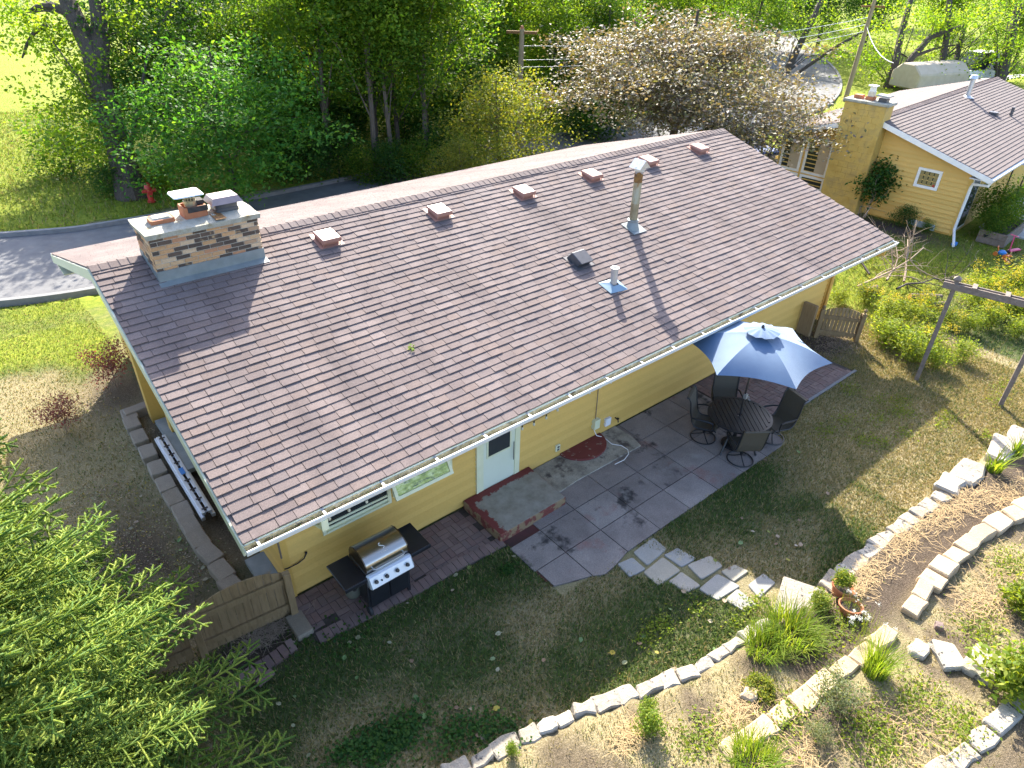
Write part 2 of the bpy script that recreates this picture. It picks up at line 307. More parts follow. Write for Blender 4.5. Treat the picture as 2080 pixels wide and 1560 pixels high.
L_LIGHT = leafmat('leaf_light', [(0.09, 0.19, 0.018), (0.14, 0.24, 0.024), (0.22, 0.30, 0.035)], 0.6)
L_MAPLE = leafmat('leaf_maple', [(0.045, 0.16, 0.03), (0.075, 0.20, 0.035), (0.13, 0.25, 0.035)], 0.55)
L_BRONZE = leafmat('leaf_bronze', [(0.13, 0.10, 0.085), (0.18, 0.15, 0.125), (0.20, 0.17, 0.06), (0.13, 0.15, 0.05), (0.25, 0.215, 0.18), (0.16, 0.16, 0.09), (0.19, 0.17, 0.145)], 0.3, 0.6, tcol=(1.4, 1.15, 0.5), gloss=0.3)
L_OLIVE = leafmat('leaf_olive', [(0.10, 0.15, 0.022), (0.16, 0.20, 0.035), (0.24, 0.22, 0.035)], 0.5)
L_BARB = leafmat('leaf_barberry', [(0.20, 0.06, 0.06), (0.30, 0.10, 0.09), (0.12, 0.09, 0.04)], 0.35, tcol=(1.4, 0.9, 0.8))
L_WEED = leafmat('leaf_weed', [(0.10, 0.17, 0.02), (0.17, 0.23, 0.03), (0.24, 0.27, 0.05)], 0.5)
L_BLADE = leafmat('leaf_blade', [(0.10, 0.18, 0.02), (0.16, 0.24, 0.03), (0.24, 0.28, 0.05)], 0.5)
L_TAN = leafmat('leaf_fallen', [(0.22, 0.14, 0.09), (0.33, 0.24, 0.16), (0.40, 0.33, 0.24), (0.12, 0.20, 0.07), (0.45, 0.33, 0.05)], 0.2, tcol=(1, 1, 0.8))
NEEDLE = leafmat('spruce_needle', [(0.07, 0.15, 0.035), (0.14, 0.23, 0.04), (0.22, 0.30, 0.055), (0.29, 0.34, 0.06)], 0.35, tcol=(1.5, 1.4, 0.5))
TINT = tintmat('grass_blade')
# ------------------------------------------------------------------ terrain
_vn = np.random.default_rng(3).random((128, 128))
def vnoise(x, y, s):
    x = np.asarray(x, float)*s+40; y = np.asarray(y, float)*s+40
    xi = np.floor(x).astype(int); yi = np.floor(y).astype(int); fx = x-xi; fy = y-yi
    fx = fx*fx*(3-2*fx); fy = fy*fy*(3-2*fy); g = lambda a, b: _vn[a % 128, b % 128]
    return (g(xi, yi)*(1-fx)+g(xi+1, yi)*fx)*(1-fy)+(g(xi, yi+1)*(1-fx)+g(xi+1, yi+1)*fx)*fy
def fbm(x, y, s): return (vnoise(x, y, s)+0.5*vnoise(x, y, s*2.1)+0.25*vnoise(x, y, s*4.3))/1.75
_r = [G(x, y, 0.16) for x, y in ((860, 1590), (960, 1545), (1060, 1495), (1180, 1440), (1300, 1400), (1380, 1370), (1440, 1345), (1500, 1300), (1560, 1262), (1680, 1190), (1735, 1140), (1800, 1090), (1865, 1040), (1925, 1000), (1990, 945), (2075, 890))]
ROW1 = np.array([(-6, -1.6), (-1.5, -1.9)]+[(p[0], p[1]) for p in _r]+[(30, -7)])
def y1(x): return np.interp(x, ROW1[:, 0], ROW1[:, 1])
ROAD = np.array([(-60, 62), (-20, 30), (-10, 23.3), (-1, 18.75), (3, 17.75), (10, 17.7), (20, 18.2), (35, 18.6), (45, 20), (56, 25.5), (68, 35), (85, 50)], float)
def roadpts():
    P = []
    for i in range(len(ROAD)-1):
        p0 = ROAD[max(i-1, 0)]; p1 = ROAD[i]; p2 = ROAD[i+1]; p3 = ROAD[min(i+2, len(ROAD)-1)]
        for t in np.linspace(0, 1, 10, endpoint=False):
            P.append(0.5*((2*p1)+(p2-p0)*t+(2*p0-5*p1+4*p2-p3)*t*t+(3*p1-p0-3*p2+p3)*t**3))
    return np.array(P)
RP = roadpts()
def droad(x, y):
    x = np.asarray(x, float); y = np.asarray(y, float)
    d = np.full(np.broadcast(x, y).shape, 1e9)
    for p in RP[::2]: d = np.minimum(d, (x-p[0])**2+(y-p[1])**2)
    return np.sqrt(d)
def sst(a, b, v): t = np.clip((v-a)/(b-a), 0, 1); return t*t*(3-2*t)
RW = 2.65
def hgtv(x, y):
    z = -0.03-0.42*sst(10.5, 15.0, np.asarray(y, float))
    z = z - 0.06*sst(0.3, -0.6, np.asarray(x, float))*(np.asarray(y) > 1)
    d = y1(x)-y
    z = z+np.where(d > -0.1, 0.16*sst(-0.08, 0.08, d)+0.085*np.clip(d, 0, 30), 0)
    near = np.asarray(y, float) > 12
    z = np.where(near & (droad(x, y) < RW+0.5), -0.60, z) if np.any(near) else z
    return z
def hgt(x, y): return float(hgtv(np.array([x]), np.array([y]))[0])
ax = lambda lo, a, b, st, hi: np.unique(np.concatenate([-(np.geomspace(1, abs(lo-a)+1, 26)-1)+a, np.arange(a, b, st), b+np.geomspace(1, hi-b+1, 34)-1]))
gx = ax(-300, -9, 29, 0.2, 400); gy = ax(-60, -10, 26, 0.2, 500)
XX, YY = np.meshgrid(gx, gy); ZZ = hgtv(XX.ravel(), YY.ravel())
ell = lambda x, y, cx, cy, rx, ry: np.clip(1.4-np.sqrt(((x-cx)/rx)**2+((y-cy)/ry)**2)*1.0, 0, 1)
def masks(x, y):
    x = np.asarray(x, float); y = np.asarray(y, float); n1 = fbm(x, y, 0.6); n2 = fbm(x+9, y, 2.2); d = y1(x)-y
    dirt = np.maximum.reduce([0.9*ell(x, y, -1.0, 2.8, 1.1, 2.0)*sst(0.25, 0.5, n2+0.1), ell(x, y, 0.38, 4.6, 0.32, 3.2), ell(x, y, -0.2, 0.45, 1.0, 0.5), ell(x, y, 14.4, 0.25, 1.0, 0.9),
        ell(x, y, 0.1, 8.4, 0.7, 1.0)*0.8, np.where((d > 0.05) & (x > 5.2), 0.95*sst(1.25, 0.8, d), 0), np.where(d > 0.05, sst(0.38, 0.6, n2)*0.8, 0), ell(x, y, 24.2, 3.0, 1.0, 2.3),
        ell(x, y, 3.3, -2.9, 1.2, 0.35)*0.4*n2, ell(x, y, 5.5, -2.9, 1.4, 0.35)*0.5*n2])
    dry = np.maximum.reduce([sst(0.45, 0.70, n1)*0.75, np.where((x < 0.4) & (y > 2) & (y < 10.5), sst(11, 8.5, y)*(0.45+0.6*n2), 0), np.where(d > 0, 0.55+0.6*n2, 0), np.where((x > 10) & (x < 17.5) & (y < 1), 0.45+0.7*n2, 0)])
    lush = np.maximum.reduce([np.where(y > 21, 1.0, 0), sst(8.2, 10.5, y)*sst(0.65, 0.35, n1), np.where((x > 15.8) & (y > -1.5), sst(15.8, 17.5, x)*sst(-1.5, 0.3, y), 0)])
    dry = dry*(1-0.8*lush)
    return np.clip(dry, 0, 1), np.clip(dirt, 0, 1), np.clip(lush, 0, 1)
dr, di, lu = masks(XX.ravel(), YY.ravel())
nx, ny = len(gx), len(gy); idx = np.arange(nx*ny).reshape(ny, nx)
F = np.stack([idx[:-1, :-1], idx[:-1, 1:], idx[1:, 1:], idx[1:, :-1]], -1).reshape(-1, 4)
m, n, l, b = nt('ground'); GROUND = m
a = n.new('ShaderNodeVertexColor'); a.layer_name = 'tint'; sp = n.new('ShaderNodeSeparateColor'); l.new(a.outputs[0], sp.inputs[0])
nz = noise(n, l, 7, 6, 0.7); nf = noise(n, l, 45, 4, 0.75); nb = noise(n, l, 0.25, 3)
lawn = ramp(n, [(0.04, 0.065, 0.022, 0.3), (0.085, 0.105, 0.04, 0.5), (0.17, 0.155, 0.085, 0.72)]); l.new(nz, lawn.inputs[0])
dry = ramp(n, [(0.19, 0.15, 0.075, 0.3), (0.34, 0.275, 0.15, 0.5), (0.45, 0.38, 0.25, 0.7)]); l.new(nf, dry.inputs[0])
dirt = ramp(n, [(0.035, 0.026, 0.020, 0.3), (0.085, 0.064, 0.05, 0.55), (0.17, 0.135, 0.10, 0.75)]); l.new(nf, dirt.inputs[0])
lush = ramp(n, [(0.10, 0.15, 0.016, 0.3), (0.18, 0.22, 0.022, 0.5), (0.28, 0.28, 0.035, 0.7)]); l.new(nz, lush.inputs[0])
c = mixc(n, l, sp.outputs[0], lawn.outputs[0], dry.outputs[0]); c = mixc(n, l, sp.outputs[2], c, lush.outputs[0]); c = mixc(n, l, sp.outputs[1], c, dirt.outputs[0])
gr = ramp(n, [(0.75, 0.75, 0.75, 0.3), (1.25, 1.25, 1.25, 0.7)]); l.new(noise(n, l, 130, 2), gr.inputs[0]); c = mixc(n, l, 1.0, c, gr.outputs[0], 'MULTIPLY')
l.new(c, b.inputs['Base Color']); b.inputs['Roughness'].default_value = 0.95; b.inputs['Specular IOR Level'].default_value = 0.1
bp = n.new('ShaderNodeBump'); bp.inputs['Distance'].default_value = 0.03; l.new(noise(n, l, 40, 6, 0.7), bp.inputs['Height']); l.new(bp.outputs[0], b.inputs['Normal'])
g = link('ground', npmesh('ground', np.c_[XX.ravel(), YY.ravel(), ZZ], F, GROUND, np.c_[dr, di, lu], True)); tag(g, kind='structure')
# street ribbon with kerbs, driveway
def ribbon(P, o0, o1, z0, z1, mat, name):
    T = np.gradient(P, axis=0); T /= np.linalg.norm(T, axis=1)[:, None]; N = np.c_[-T[:, 1], T[:, 0]]
    mb = MB(); k = len(P)
    A = P+N*o0; B = P+N*o1
    vs_ = [(*A[i], z0) for i in range(k)]+[(*A[i], z1) for i in range(k)]+[(*B[i], z1) for i in range(k)]+[(*B[i], z0) for i in range(k)]
    fs = []
    for i in range(k-1):
        for q in range(3): fs.append((q*k+i, q*k+i+1, (q+1)*k+i+1, (q+1)*k+i))
    mb.add(vs_, fs); return mb.build(name, mat)
tag(ribbon(RP, -RW, RW, -0.75, -0.50, ASPH, 'street'), kind='structure')
tag(ribbon(RP, RW+0.002, RW+0.17, -0.75, -0.36, CURB, 'kerb'), kind='structure')
tag(ribbon(RP, -RW-0.17, -RW-0.002, -0.75, -0.40, CURB, 'kerb'), kind='structure')
dw = MB(); dw.prism([(21.0, 10.5), (27.5, 10.5), (28.0, 15.9), (21.0, 15.6)], -0.6, -0.10)
tag(dw.build('driveway', DRIVE), kind='structure')
dw = MB(); dw.prism([(54, 14.5), (75, 9), (78, 13), (56, 18.0)], -0.6, -0.40)
tag(dw.build('far_driveway', DRIVE), kind='structure')
# ------------------------------------------------------------------ the yellow house
house = thing('house', 'long low yellow house with brown shingle gable roof, brick chimney and back patio', 'house', (0, 0, 0))
def zr(y): return EZ+SH*(1-abs(y-SW)/SW)            # roof top surface
WX0, WX1, WY1 = 0.66, 15.6, 2*SW-YW
core = MB(); core.xprism([(YW+0.03, -0.1), (WY1, -0.1), (WY1, zr(WY1)-0.2), (SW, zr(SW)-0.2), (YW+0.03, zr(YW+0.03)-0.2)], WX0+0.03, WX1-0.03)
core.build('wall', YELLOW, house)
for i in range(24):                                   # back wall lap boards
    z0 = 0.03+0.11*i
    if z0+0.12 > zr(YW)-0.1: break
    mb = MB(); mb.xprism([(YW+0.03, z0), (YW+0.03, z0+0.125), (YW+0.02, z0+0.125), (YW-0.012, z0+0.004), (YW-0.012, z0)], WX0, WX1); mb.build('siding_board', YELLOW, house)
for i in range(34):                                   # gable wall lap boards
    z0 = 0.03+0.11*i; ya = YW; 
    if z0+0.125 > zr(YW)-0.22: ya = max(YW, SW*(1-(1-(z0+0.345-EZ)/SH))+0.0)
    if ya > SW-0.3: break
    mb = MB(); pr = [(WX0+0.03, z0), (WX0-0.008, z0), (WX0+0.02, z0+0.125), (WX0+0.03, z0+0.125)]
    mb.add([(x, ya, z) for x, z in pr]+[(x, 2*SW-ya, z) for x, z in pr], [(0, 1, 2, 3), (7, 6, 5, 4), (0, 4, 5, 1), (1, 5, 6, 2), (2, 6, 7, 3), (3, 7, 4, 0)])
    mb.build('siding_board', YELLOW, house)
for x0, x1 in ((WX0-0.02, WX0+0.09), (WX1-0.09, WX1+0.02)):
    mb = MB(); mb.b2(x0, x1, YW-0.022, YW+0.02, 0.0, zr(YW)-0.12); mb.build('corner_trim', YELLOW, house)
mb = MB(); mb.b2(WX0-0.30, WX0+0.02, 6.78, 7.02, -0.05, zr(6.9)-0.2); mb.b2(WX0-0.15, WX0+0.02, 5.9, 6.1, -0.05, zr(6)-0.2); mb.build('corner_pier', YELLOW, house)
mb = MB(); mb.b2(WX0-0.05, WX0+0.02, 4.9, 6.7, 1.0, 2.4); mb.build('gable_window_frame', MINT, house)
for ya_, yb_ in ((4.6, 6.5), (1.0, 1.9)): mb = MB(); mb.b2(WX0-0.30, WX0, ya_, yb_, 0.11, 0.20); mb.build('window_well_cover', LEAD, house)
# roof deck, soffit, rake boards
deck = MB(); t = 0.012; e = 0.14
deck.xprism([(0.01, EZ-t), (SW, EZ+SH-t), (2*SW-0.01, EZ-t), (2*SW-0.01, EZ-e), (SW, EZ+SH-e), (0.01, EZ-e)], 0.01, SL-0.01)
roof = deck.build('roof', SHING, house)
for xa in (-0.018, SL-0.008):
    for s in (0, 1):
        yy = lambda v: v if s == 0 else 2*SW-v
        mb = MB(); p = [(yy(0.0), EZ-0.02), (yy(SW), EZ+SH-0.02), (yy(SW), EZ+SH-0.21), (yy(0.0), EZ-0.2)]
        mb.xprism(p, xa, xa+0.026); mb.build('rake_board', MINT, roof)
mb = MB(); mb.b2(0.02, SL-0.02, 0.0, YW, EZ-0.175, EZ-0.15); mb.b2(0.02, SL-0.02, WY1, 2*SW, EZ-0.175, EZ-0.15); mb.build('soffit', CREAM, house)
for ya_ in (-0.005, 2*SW-0.02): mb = MB(); mb.b2(0.02, SL-0.02, ya_, ya_+0.025, EZ-0.19, EZ-0.02); mb.build('fascia', CREAM, house)
# shingles: wedge, butt edge towards the eave
EXPO = 0.1467; RL = math.hypot(SW, SH); ANG = math.atan2(SH, SW)
wedge = MB(); wedge.hexa([(0, 0, -0.004), (1, 0, -0.004), (1, EXPO+0.03, -0.004), (0, EXPO+0.03, -0.004), (0, 0, 0.019), (1, 0, 0.019), (1, EXPO+0.03, 0.0015), (0, EXPO+0.03, 0.0015)])
WEDGE = wedge.mesh('shingle', SHING)
rs = random.Random(5)
def courses(smax):
    out = []; i = 0
    while i*EXPO < smax:
        x = 0.0-rs.random()*0.25
        while x < SL:
            w = rs.choice((0.23, 0.25, 0.28, 0.30, 0.33)); a = max(x, 0.0); q = min(x+w, SL)
            if q-a > 0.05: out.append((i*EXPO, a, q-a))
            x += w
        i += 1
    return out
tabs = courses(RL-0.10)
sag = lambda x, s: 0.010*(fbm(np.array([x*0.9]), np.array([s*0.7]), 1.0)[0]-0.5)
ca, sa = math.cos(ANG), math.sin(ANG)
def tabpos(s, a): return np.array([a, s*ca, EZ+s*sa])
tabs.sort(key=lambda q: np.linalg.norm(tabpos(q[0], q[1]+q[2]/2)-CAM))
field = MB()
for k, (s, a, w) in enumerate(tabs):
    js = s+rs.uniform(-0.005, 0.005)+0.022*(float(vnoise(a*0.8, s*6.0, 1.0))-0.5); off = sag(a, s)+rs.uniform(0, 0.003); yaw = rs.uniform(-0.007, 0.007)
    M = Matrix.Rotation(ANG, 4, 'X') @ Matrix.Rotation(yaw, 4, 'Z'); P = Vector(tabpos(js, a+0.0025))+M.to_3x3() @ Vector((0, 0, off))
    lift = rs.uniform(0.8, 1.25)
    if k < 300:
        link('shingle', WEDGE, roof, P, M.to_euler(), (w-0.007, 1, lift))
    else:
        M3 = M.to_3x3(); field.hexa([P+M3 @ Vector((v[0]*(w-0.007), v[1], v[2]*lift)) for v in wedge.v])
def rawmesh(mb, name, mat):
    me = bpy.data.meshes.new(name); me.from_pydata(mb.v, [], mb.f); me.materials.append(mat); me.update(); return me
fo = link('shingle_field', rawmesh(field, 'shingle_field', SHING), roof); fo['kind'] = 'stuff'
field = MB()
for s, a, w in courses(RL-0.10):
    M3 = Matrix.Rotation(math.pi, 3, 'Z') @ Matrix.Rotation(ANG, 3, 'X'); P = Vector((a+w, 2*SW-s*ca, EZ+s*sa))
    field.hexa([P+M3 @ Vector((v[0]*(w-0.005), v[1], v[2])) for v in wedge.v])
fo = link('shingle_field', rawmesh(field, 'front_shingle_field', SHING), roof); fo['kind'] = 'stuff'
# ridge caps
rc = MB(); hw = 0.15
rc.hexa([(0, -hw, -hw*SH/SW-0.002), (0.20, -hw, -hw*SH/SW-0.002), (0.20, 0, 0), (0, 0, 0), (0, -hw, -hw*SH/SW+0.022), (0.20, -hw, -hw*SH/SW+0.010), (0.20, 0, 0.012), (0, 0, 0.026)])
rc.hexa([(0, 0, 0), (0.20, 0, 0), (0.20, hw, -hw*SH/SW-0.002), (0, hw, -hw*SH/SW-0.002), (0, 0, 0.026), (0.20, 0, 0.012), (0.20, hw, -hw*SH/SW+0.010), (0, hw, -hw*SH/SW+0.022)])
RC = rc.mesh('ridge_shingle', SHING); k = 0.0
while k < SL-0.05:
    if not (0.70 < k < 2.42): link('ridge_shingle', RC, roof, (k, SW, EZ+SH+0.012+rs.uniform(0, 0.004)), (0, 0, rs.uniform(-0.02, 0.02)), (min(1.0, (SL-k)/0.20), 1, 1))
    k += 0.142
# gutters
def gutter(ys, nm):
    q = 1 if ys < 1 else -1; y0 = ys-q*0.006
    mb = MB(); pr = [(y0, EZ-0.03), (y0, EZ-0.14), (y0-q*0.085, EZ-0.14), (y0-q*0.125, EZ-0.055), (y0-q*0.125, EZ-0.028), (y0-q*0.112, EZ-0.028), (y0-q*0.112, EZ-0.05), (y0-q*0.08, EZ-0.13), (y0-q*0.012, EZ-0.13), (y0-q*0.012, EZ-0.03)]
    k = len(pr); vs_ = [(0.0, y, z) for y, z in pr]+[(SL+0.02, y, z) for y, z in pr]
    for i in range(k):
        j = (i+1) % k; mb.add([vs_[i], vs_[j], vs_[k+j], vs_[k+i]], [(0, 1, 2, 3)], 1 if 5 < i < 9 else 0)
    for xx in (0.0, SL+0.012): mb.add([(xx, pr[0][0], pr[0][1]), (xx, pr[1][0], pr[1][1]), (xx, pr[2][0], pr[2][1]), (xx, pr[3][0], pr[3][1]), (xx, pr[4][0], pr[4][1])], [(0, 1, 2, 3, 4)])
    return mb.build(nm, [WHITE, GUTIN], house)
gut = gutter(0.0, 'gutter'); gutter(2*SW, 'gutter')
for i in range(20):
    mb = MB(); x = 0.16+i*0.845; mb.b2(x-0.014, x+0.014, -0.128, -0.002, EZ-0.034, EZ-0.026); mb.b2(x-0.02, x+0.02, -0.012, 0.03, EZ-0.03, EZ-0.012); mb.build('gutter_hanger', GALV, gut)
mb = MB()
for i in range(160):
    x = 0.25+rs.random()**2*1.6; y = -0.02-rs.random()*0.08; a = rs.random()*6.28; r = rs.uniform(0.01, 0.03)
    mb.add([(x+r*math.cos(a), y+0.5*r*math.sin(a), EZ-0.115+rs.random()*0.06), (x-r*math.sin(a), y+0.5*r*math.cos(a), EZ-0.115+rs.random()*0.06), (x-r*math.cos(a), y-0.5*r*math.sin(a), EZ-0.11+rs.random()*0.06)], [(0, 1, 2)])
tag(mb.build('gutter_leaves', L_TAN, house), kind='stuff')
mb = MB(); mb.tube([(15.75, -0.06, EZ-0.12), (15.78, -0.05, EZ-0.24), (15.70, 0.18, EZ-0.33), (15.62, 0.55, EZ-0.36), (15.60, YW-0.06, EZ-0.42), (15.60, YW-0.06, 0.1)], 0.045, 8); mb.build('downspout', YELLOW, house, True)
mb = MB(); mb.b2(0.93, 1.02, -0.11, -0.02, EZ-0.30, EZ-0.13); mb.beam((0.975, -0.06, EZ-0.28), (0.80, YW-0.05, EZ-0.5), 0.07, 0.06); mb.build('downspout_elbow', CREAM, house)
mb = MB(); mb.tube([(0.64, YW-0.04, 0.9), (0.63, YW-0.05, 2.2)], 0.014, 5); mb.build('conduit', GREYW, house)
# windows / door on the back wall
def win(x0, x1, z0, z1, fr=0.06, mat=CREAM, nm='window'):
    mb = MB(); f = YW-0.035
    for q in ((x0, x0+fr, z0, z1), (x1-fr, x1, z0, z1), (x0+fr, x1-fr, z0, z0+fr), (x0+fr, x1-fr, z1-fr, z1)): mb.b2(q[0], q[1], f, YW+0.02, q[2], q[3])
    mb.b2(x0+fr, x1-fr, f-0.03, f+0.012, z0+fr-0.02, z0+fr+0.01)
    w = mb.build(nm, mat, house)
    mb = MB(); mb.b2(x0+fr, x1-fr, YW-0.012, YW+0.015, z0+fr, z1-fr); mb.build('pane', GLASS, w)
    mb = MB(); mb.b2(x0+fr, x1-fr, YW-0.024, YW-0.012, z0+fr, z0+fr+0.05); mb.b2(x0+fr, x0+fr+0.04, YW-0.024, YW-0.013, z0+fr+0.05, z1-fr); mb.b2(x0+fr, x1-fr, YW-0.026, YW-0.012, z0+fr+0.09, z0+fr+0.125); mb.build('sash', mat, w)
    return w
w1 = win(1.30, 2.46, 0.92, 1.85)
w2 = win(2.50, 3.62, 1.0, 1.85)
tl, br = WL(805, 1017, 0.62), WL(921, 962, 0.62)
mb = MB(); zb = (tl[2]+br[2])/2; xa, xb = tl[0], br[0]; hy, hz = YW-0.05, zb+0.52
def aw(u0, u1, v0, v1, d0, d1, mb, mi=0):  # on the tilted sash plane
    A = Vector((xa, 0.62, zb)); U = Vector((xb-xa, 0, 0)); Vv = Vector((0, hy-0.62, hz-zb)); N = U.cross(Vv).normalized()
    mb.hexa([A+U*u+Vv*v+N*d for d in (d0, d1) for u, v in ((u0, v0), (u1, v0), (u1, v1), (u0, v1))], mi)
for q in ((0, 1, 0, 0.09), (0, 1, 0.91, 1), (0, 0.05, 0.09, 0.91), (0.95, 1, 0.09, 0.91)): aw(*q, -0.015, 0.02, mb)
sash = mb.build('awning_sash', CREAM, house); sash['label'] = 'open awning window sash tilted out, its glass coloured to mimic a lawn reflection'
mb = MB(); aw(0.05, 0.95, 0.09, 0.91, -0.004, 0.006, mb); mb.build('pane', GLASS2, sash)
win(5.45, 6.41, 1.33, 1.95); win(12.55, 13.60, 1.22, 1.95)
mb = MB(); f = YW-0.03
for q in ((4.15, 4.27, 0.13, 2.12), (4.98, 5.09, 0.13, 2.12), (4.27, 4.98, 2.03, 2.12), (4.15, 5.09, 0.02, 0.13)): mb.b2(q[0], q[1], f, YW+0.02, q[2], q[3])
mb.b2(4.12, 4.15, f-0.01, YW+0.02, 0.02, 2.12); mb.build('door_frame', CREAM, house)
mb = MB(); mb.b2(4.27, 4.98, YW-0.014, YW+0.015, 0.13, 2.03); door = mb.build('door', WHITE, house)
door.data.materials[0] = pmat('door_paint', [(0.62, 0.66, 0.50), (0.68, 0.71, 0.57)], 2, 0.45)
mb = MB(); mb.b2(4.38, 4.86, YW-0.019, YW-0.008, 0.86, 1.75); mb.build('pane', GLASS, door)
mb = MB()
for q in ((4.35, 4.38, 0.83, 1.78), (4.86, 4.89, 0.83, 1.78), (4.38, 4.86, 0.83, 0.86), (4.38, 4.86, 1.75, 1.78)): mb.b2(q[0], q[1], YW-0.026, YW-0.008, q[2], q[3])
mb.build('glazing_bead', CREAM, door)
mb = MB(); mb.tube([(4.93, YW-0.05, 0.55), (4.93, YW-0.05, 0.95)], 0.008, 6); mb.build('handle', DARKG, door)
# small fittings on the back wall
def fit(nm, x, z, w, h, d, mat, lab=None):
    mb = MB(); mb.b2(x-w/2, x+w/2, YW-d, YW+0.01, z-h/2, z+h/2); o = mb.build(nm, mat, house, bevel=0.006); return o
ob = fit('outlet', 6.06, 0.24, 0.11, 0.14, 0.035, CREAM); mb = MB()
for dz in (-0.03, 0.03): mb.b2(6.035, 6.085, YW-0.042, YW-0.034, 0.24+dz-0.018, 0.24+dz+0.018)
mb.build('socket', DARKG, ob)
fit('meter_box', 7.05, 0.38, 0.15, 0.22, 0.09, CREAM); fit('junction_box', 7.42, 0.25, 0.15, 0.18, 0.05, WHITE)
mb = MB(); mb.tube([(7.05, YW-0.02, 0.48), (7.02, YW-0.02, 1.9)], 0.008, 5); mb.build('conduit', GREYW, house)
mb = MB(); mb.tube([(7.66, YW, 0.24), (7.66, YW-0.09, 0.22), (7.66, YW-0.10, 0.17)], 0.014, 7); mb.lathe([(0, 0), (0.03, 0), (0.03, 0.012), (0, 0.012)], (7.66, YW-0.08, 0.245), 8); mb.build('hose_tap', BLACK, house)
# roof vents
def onroof(x, y, dz=0.0): return Vector((x, y, zr(y)+dz))
vm = MB(); vm.box((0, 0, 0.006), (0.46, 0.46, 0.012)); vm.b2(-0.15, 0.15, -0.17, 0.17, 0.012, 0.07)
ho = MB(); ho.hexa([(-0.19, -0.22, 0.075), (0.19, -0.22, 0.075), (0.19, 0.20, 0.055), (-0.19, 0.20, 0.055), (-0.175, -0.20, 0.15), (0.175, -0.20, 0.15), (0.18, 0.19, 0.10), (-0.18, 0.19, 0.10)])
for x_ in (-0.16, 0.16): ho.b2(x_-0.012, x_+0.012, -0.205, -0.18, 0.0, 0.08)
VB, VH = vm.mesh('vent_base', VENTM), ho.mesh('vent_hood', VENTM, bevel=0.012)
for px, py in ((661, 485), (888, 432), (1059, 392), (1197, 358), (1312, 329), (1415, 304)):
    p = RF(px, py); o = link('roof_vent', VB, house, onroof(p[0], p[1]-0.05, 0.012), (ANG, 0, 0)); link('vent_hood', VH, o)
p = RF(1176, 532)
mb = MB(); mb.hexa([(-0.17, -0.13, 0.0), (0.17, -0.13, 0.0), (0.17, 0.20, 0.0), (-0.17, 0.20, 0.0), (-0.17, -0.22, 0.13), (0.17, -0.22, 0.13), (0.17, 0.10, 0.19), (-0.17, 0.10, 0.19)])
mb.box((0, 0.02, 0.004), (0.5, 0.5, 0.008)); mb.build('exhaust_hood', DARKG, roof, loc=onroof(p[0], p[1], 0.012), rot=(ANG, 0, 0), bevel=0.012)
# tall flue
p = RF(1284, 464); base = onroof(p[0], p[1])
mb = MB(); mb.box((0.03, -0.02, 0.022), (0.40, 0.42, 0.008), M=Matrix.Rotation(ANG, 3, 'X')); mb.lathe([(0.16, -0.03), (0.13, 0.06), (0.105, 0.16), (0.12, 0.17), (0.125, 0.20), (0.09, 0.205)], n=18); mb.build('flue_flashing', LEAD, house, True, loc=base)
mb = MB(); mb.lathe([(0.088, 0.0), (0.088, 0.55), (0.092, 0.56), (0.088, 0.57), (0.088, 1.25)], n=18); fl = mb.build('flue_pipe', PIPEM, house, True, loc=base)
mb = MB(); mb.lathe([(0.0905, 1.0), (0.0905, 1.22)], n=18); mb.build('rust_band', RUST, fl, True)
mb = MB(); mb.lathe([(0.10, 1.18), (0.14, 1.24), (0.14, 1.34), (0.0, 1.34)], n=4)
mb.add([(-0.16, -0.15, 1.30), (0.16, -0.15, 1.30), (0.16, 0.15, 1.30), (-0.16, 0.15, 1.30), (0, -0.15, 1.46), (0, 0.15, 1.46)], [(0, 1, 2, 3), (0, 4, 5, 3), (1, 2, 5, 4), (0, 1, 4), (3, 5, 2)]); mb.build('flue_cap', GALV, fl)
p = RF(1245, 583); base = onroof(p[0], p[1])
mb = MB(); mb.add([(-0.22, -0.16, 0.035), (0.22, -0.20, 0.02), (0.24, 0.18, 0.02), (-0.22, 0.2, 0.02), (-0.075, -0.06, 0.09), (0.075, -0.06, 0.09), (0.075, 0.07, 0.09), (-0.075, 0.07, 0.09)], [(0, 1, 5, 4), (1, 2, 6, 5), (2, 3, 7, 6), (3, 0, 4, 7)]); mb.build('vent_flashing', pmat('blue_grey_flashing', [(0.16, 0.25, 0.32), (0.24, 0.33, 0.40)], 5, 0.4, metal=0.3), house, loc=base, rot=(ANG, 0, 0))
mb = MB(); mb.lathe([(0.068, 0.0), (0.068, 0.36), (0.08, 0.37), (0.08, 0.40), (0.05, 0.40), (0.045, 0.36), (0.0, 0.34)], n=18); mb.build('vent_pipe', GALV, house, True, loc=base)
